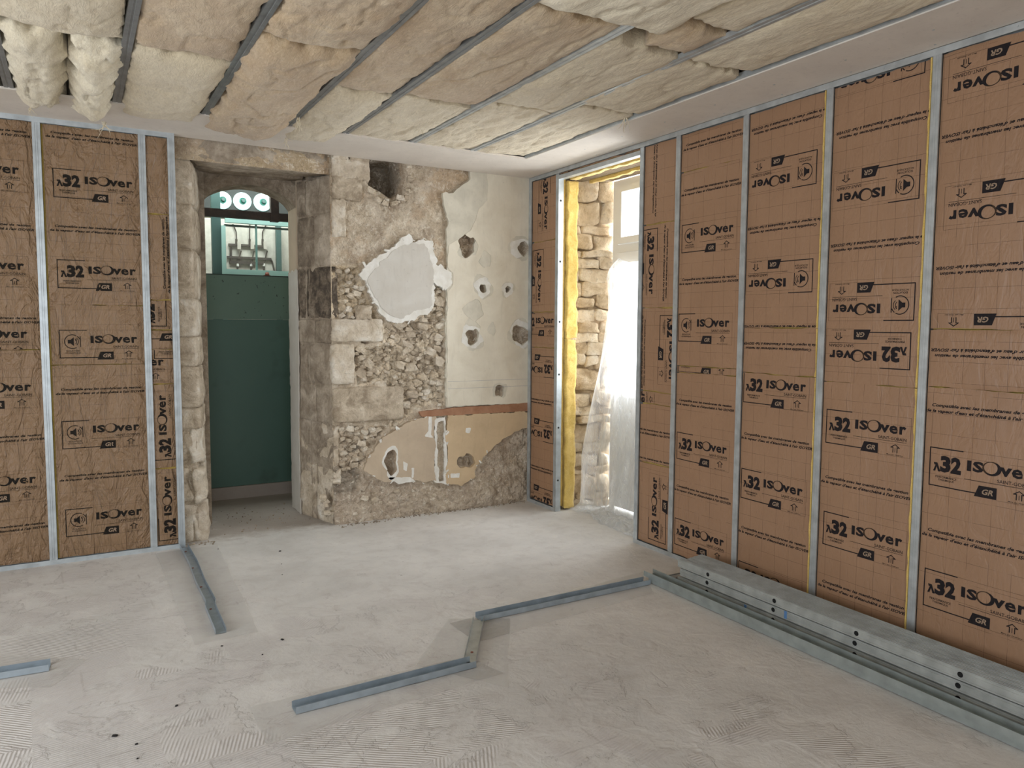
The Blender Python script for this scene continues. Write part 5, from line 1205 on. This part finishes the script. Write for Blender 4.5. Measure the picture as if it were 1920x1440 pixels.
# switchgear: bus bars, isolators, links
YS = YK+.40
IRON = plain('dark_iron', srgb(84, 78, 72), .6, .3)
sw = tag(empty('knife_switchgear', (1.75, YS, 2.3)), 'old knife switches and bus bars on the wall inside the cabinet', 'switchgear')
S_ = lambda u, v: on(360+u/6., 320+v/6., 1, YS)
for v, u0, u1 in ((832, 410, 820), (972, 395, 890), (1030, 420, 810)):
    p, q = S_(u0, v), S_(u1, v); MB().box((p[0], YS-.012, p[2]-.012), (q[0], YS+.012, p[2]+.012)).build('bus_bar', IRON, sw)
p, q = S_(438, 860), S_(438, 1030); MB().cyl(p, q, .012, 8).build('riser', IRON, sw)
for u in (500, 650, 795):
    p, q, w_ = S_(u-40+(u-500)*.28, 600), S_(u-2, 690), S_(u, 780)
    mb = MB(); mb.cyl(p, q, .006, 6); mb.cyl(q, w_, .006, 6); mb.build('feed_wire', IRON, sw)
    p, q = S_(u, 770), S_(u, 850); MB().cyl(p, q, .011, 8).build('contact', IRON, sw)
    p, q = S_(u+24, 800), S_(u+24, 885); MB().box((p[0]-.018, YS-.03, q[2]), (p[0]+.018, YS-.01, p[2])).build('fuse_block', plain('porcelain', srgb(190, 184, 172), .4), sw)
    p, q = S_(u+52, 900), S_(u+16, 1040); MB().cyl(p, q, .007, 6).build('knife_blade', IRON, sw)
    p, q = S_(u+14, 1040), S_(u+14, 1140); MB().cyl(p, q, .010, 8).build('lead', IRON, sw)
    p, q = S_(u+14, 1045), S_(u+14, 1075); MB().cyl(p, q, .014, 8).build('porcelain_collar', PVC, sw)
p, q, w_ = S_(880, 990), S_(905, 1030), S_(930, 1150); mb = MB(); mb.cyl(p, q, .009, 6); mb.cyl(q, w_, .008, 6); mb.build('cable_tail', IRON, sw)
MB().box((1.1, YS+.013, 1.4), (2.44, YS+.04, 2.72)).build('back_board', m_plaster('cabinet_back', srgb(206, 202, 190), srgb(186, 182, 170), sc=3), sw)
# dark timber frame across the arch, and three back-lit discs above it
TIM = m_plaster('dark_timber', srgb(58, 40, 32), srgb(40, 28, 24), .7, .3, 4)
YT = 7.62
tb = tag(empty('timber_beam', (1.5, YT, 2.6)), 'dark brown timber cross beam above the glazed cabinet', 'beam')
za_, zb_ = kp(440, 408, YT)[2], kp(440, 393.5, YT)[2]
MB().box((.82, YT, za_), (2.45, YT+.07, zb_)).build('cross_beam', TIM, tb)
xa_, xb_ = kp(508, 390, YT)[0], kp(523, 390, YT)[0]; MB().box((xa_, YT-.005, kp(510, 415, YT)[2]), (xb_, YT+.065, 3.0)).build('post', TIM, tb)
YD = 8.45
dark = plain('dark_board', srgb(58, 60, 58), .8)
bd = tag(MB().box((.9, YD+.02, kp(460, 394, YD)[2]-.02), (2.44, YD+.05, 3.3)).build('back_panel', dark), 'dark grey board behind three bright round discs', 'panel')
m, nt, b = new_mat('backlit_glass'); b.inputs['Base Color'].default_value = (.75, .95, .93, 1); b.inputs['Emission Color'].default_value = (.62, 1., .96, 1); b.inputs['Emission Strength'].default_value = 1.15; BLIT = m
m = plain('green_glass_knob', srgb(48, 112, 98), .2)
for k, (u, v, lb) in enumerate(((417.5, 375, 'left bright round glass disc above the dark beam, half behind the post'), (455, 377, 'middle bright round glass disc above the dark beam'), (493, 379, 'right bright round glass disc above the dark beam'))):
    p = kp(u, v, YD); d_ = tag(empty('glass_disc', (p[0], YD, p[2])), lb, 'disc', 'round glass discs above the beam')
    R_ = 16.2/1413*(YD*.866+p[0]*.5)
    MB().cyl((p[0], YD+.02, p[2]), (p[0], YD-.005, p[2]), R_, 36, r1=R_*.93).build('disc', BLIT, d_)
    mb = MB(); mb.cyl((p[0], YD-.005, p[2]), (p[0], YD-.03, p[2]), R_*.42, 20, r1=R_*.36); mb.build('rim', m, d_)
    MB().cyl((p[0], YD-.03, p[2]), (p[0], YD-.06, p[2]), R_*.24, 12, r1=R_*.18).build('knob', TEAL_D, d_)

# ================================================================== PLASTIC SHEET OVER THE WINDOW
m, nt, b = new_mat('clear_plastic_sheet'); nt.nodes.remove(b)
tr = N(nt, 'ShaderNodeBsdfTransparent', Color=(.96, .98, 1, 1)); tl = N(nt, 'ShaderNodeBsdfTranslucent', Color=(.9, .93, .96, 1)); df = N(nt, 'ShaderNodeBsdfDiffuse', Color=(.86, .88, .9, 1)); gl = N(nt, 'ShaderNodeBsdfGlossy', Roughness=.18)
m1 = N(nt, 'ShaderNodeMixShader'); m1.inputs[0].default_value = .4; nt.links.new(tl.outputs[0], m1.inputs[1]); nt.links.new(df.outputs[0], m1.inputs[2])
lw = N(nt, 'ShaderNodeLayerWeight'); lw.inputs[0].default_value = .35
f_ = ramp(nt, lw.outputs['Facing'], [(.0, .26), (.9, .8)])
m2 = N(nt, 'ShaderNodeMixShader'); nt.links.new(f_, m2.inputs[0]); nt.links.new(tr.outputs[0], m2.inputs[1]); nt.links.new(m1.outputs[0], m2.inputs[2])
m3 = N(nt, 'ShaderNodeMixShader'); m3.inputs[0].default_value = .10; nt.links.new(m2.outputs[0], m3.inputs[1]); nt.links.new(gl.outputs[0], m3.inputs[2])
bp = N(nt, 'ShaderNodeBump', Strength=.7, Distance=.02); nt.links.new(noise(nt, coords(nt, (9, 9, 4)), 1.6, 5, .6, 1.2), bp.inputs['Height'])
for n_ in (df, gl, tl, lw): nt.links.new(bp.outputs[0], n_.inputs['Normal'])
nt.links.new(m3.outputs[0], nt.nodes['Material Output'].inputs[0]); PLASTIC = m
nu, nv = 90, 150
a, b_ = [q.ravel() for q in np.meshgrid(np.linspace(0, 1, nu), np.linspace(0, 1, nv), indexing='ij')]
vs_ = np.array([0, .08, .2, .4, .6, .8, 1.0]); yl = np.interp(b_, vs_, [5.26, 5.37, 5.31, 5.36, 5.42, 5.50, 5.50]); xf = np.interp(b_, vs_, [4.13, 4.09, 4.06, 4.03, 3.99, 3.95, 3.92])
Zp = 2.235*(1-b_)+.05*b_-.05*(1-b_)**6*np.sin(a*9)
Q = np.stack([a*7, b_*1.2, np.full_like(a, 3.3)], 1)
fold = fbm(Q, 3, 900); grow = np.interp(b_, [0, .1, .5, 1], [.5, .6, .8, 1.1])
Yp = yl-(yl-4.27)*a+.02*fbm(Q*1.7, 2, 905)
Xp = xf+.035*grow*fold-.03*np.abs(fbm(np.stack([a*13+b_*1.1, b_*2.0, a*0], 1), 3, 910))*grow
Xp = Xp-.04*np.exp(-((b_-.04)/.035)**2)*(1-np.clip(a*3, 0, 1)*.3)
Xp = np.minimum(Xp, 4.140)
hang = np.stack([Xp, Yp, Zp], 1)
# the foot of the sheet pools on the floor towards the room
nf = 34; bb, aa = np.meshgrid(np.linspace(1./nf, 1, nf), np.linspace(0, 1, nu))
aa = aa.ravel(); bb = bb.ravel(); sel = [i*nv+nv-1 for i in range(nu)]
X0 = np.repeat(Xp[sel], nf); Y0 = np.repeat(Yp[sel], nf)
reach = .10+.20*np.clip(aa*1.2, 0, 1); Qf = np.stack([X0*9, aa*9, bb*4], 1)
Xf = X0-reach*bb+.012*fbm(Qf, 2, 915); Xf = np.maximum(Xf, 3.70+.0*aa); Zf = .05*(1-bb)**2+.012+.03*np.clip(fbm(Qf, 3, 920), -.3, 1)*np.sin(np.pi*np.clip(bb*.9+.05, 0, 1)); Zf = np.maximum(Zf, .004)
Yf = Y0-.05*bb*np.sin(aa*5)
nvt = nv+nf; V = np.zeros((nu, nvt, 3)); V[:, :nv] = hang.reshape(nu, nv, 3); V[:, nv:] = np.stack([Xf, Yf, Zf], 1).reshape(nu, nf, 3)
tag(mesh_obj('plastic_sheet', V.reshape(-1, 3), grid_faces(nu, nvt), PLASTIC, None, True), 'crumpled clear plastic sheet hanging over the french window down to the floor', 'plastic sheet')

# ================================================================== DEBRIS ON THE FLOOR
CHIP = plain('black_chip', srgb(28, 26, 26), .8); CRUMB = STONE
vd, fd = rough_block(hexa(-1, 1, -1, 1, 0, 1.2), 2, .25, 950, 4, 1.3)
chip = bpy.data.meshes.new('chip'); chip.from_pydata(vd.tolist(), [], [list(f) for f in fd]); chip.materials.append(CHIP)
chips = [((215, 1381), 'black chip near the lower left corner, left of another'), ((256, 1396), 'small black chip near the lower left corner'), ((258, 1423), 'smallest black chip at the bottom left edge'), ((416, 1212), 'dark chip just past the end of the bent floor track'), ((529, 1200), 'dark elongated chip right of the bent floor track'), ((492, 1228), 'tiny dark chip between bent track and foreground track'), ((525, 1034), 'dark chip on the floor in front of the doorway'), ((409, 1030), 'tiny dark chip close to the stone pier foot'), ((528, 1058), 'tiny dark speck in front of the doorway, nearer the viewer'), ((529, 1078), 'tiny dark speck in front of the doorway, nearest the viewer'), ((1175, 994), 'tiny dark chip on the bright floor before the window'), ((331, 1324), 'dark chip beside the groove in the floor')]
for k, ((u, v), lb) in enumerate(chips):
    p = fl(u, v); o = link('debris_chip', chip, None, (p[0], p[1], .001)); s_ = (.012, .007, .005, .007, .010, .006, .010, .006, .005, .005, .006, .008)[k]
    s_ *= .66; o.scale = (s_*1.5, s_, s_*.6); o.rotation_euler = (0, 0, rs.rand()*3); tag(o, lb, 'debris', 'dark chips on the floor')
crumbs = bmesh.new()
for k in range(420):
    t = rs.rand(); 
    if k < 260: x = 1.80+1.80*rs.rand(); y = 5.99-abs(rs.randn())*.035-(.03 if x < 2.2 else 0)
    elif k < 330: x = .60+.25*rs.rand(); y = 5.99-abs(rs.randn())*.035
    else: x = .85+.9*rs.rand(); y = 6.1+.9*rs.rand()
    s_ = .003+.007*rs.rand()**2
    bmesh.ops.create_icosphere(crumbs, subdivisions=1, radius=s_, matrix=Matrix.Translation((x, y, s_*.5)) @ Euler((rs.rand()*3, rs.rand()*3, 0)).to_matrix().to_4x4() @ Matrix.Diagonal((1.2, .8, .6, 1)))
me = bpy.data.meshes.new('rubble_crumbs'); crumbs.to_mesh(me); crumbs.free(); me.materials.append(STONE_D)
tag(link('rubble_crumbs', me), 'fine mortar crumbs along the foot of the stone wall', 'rubble', kind='stuff')
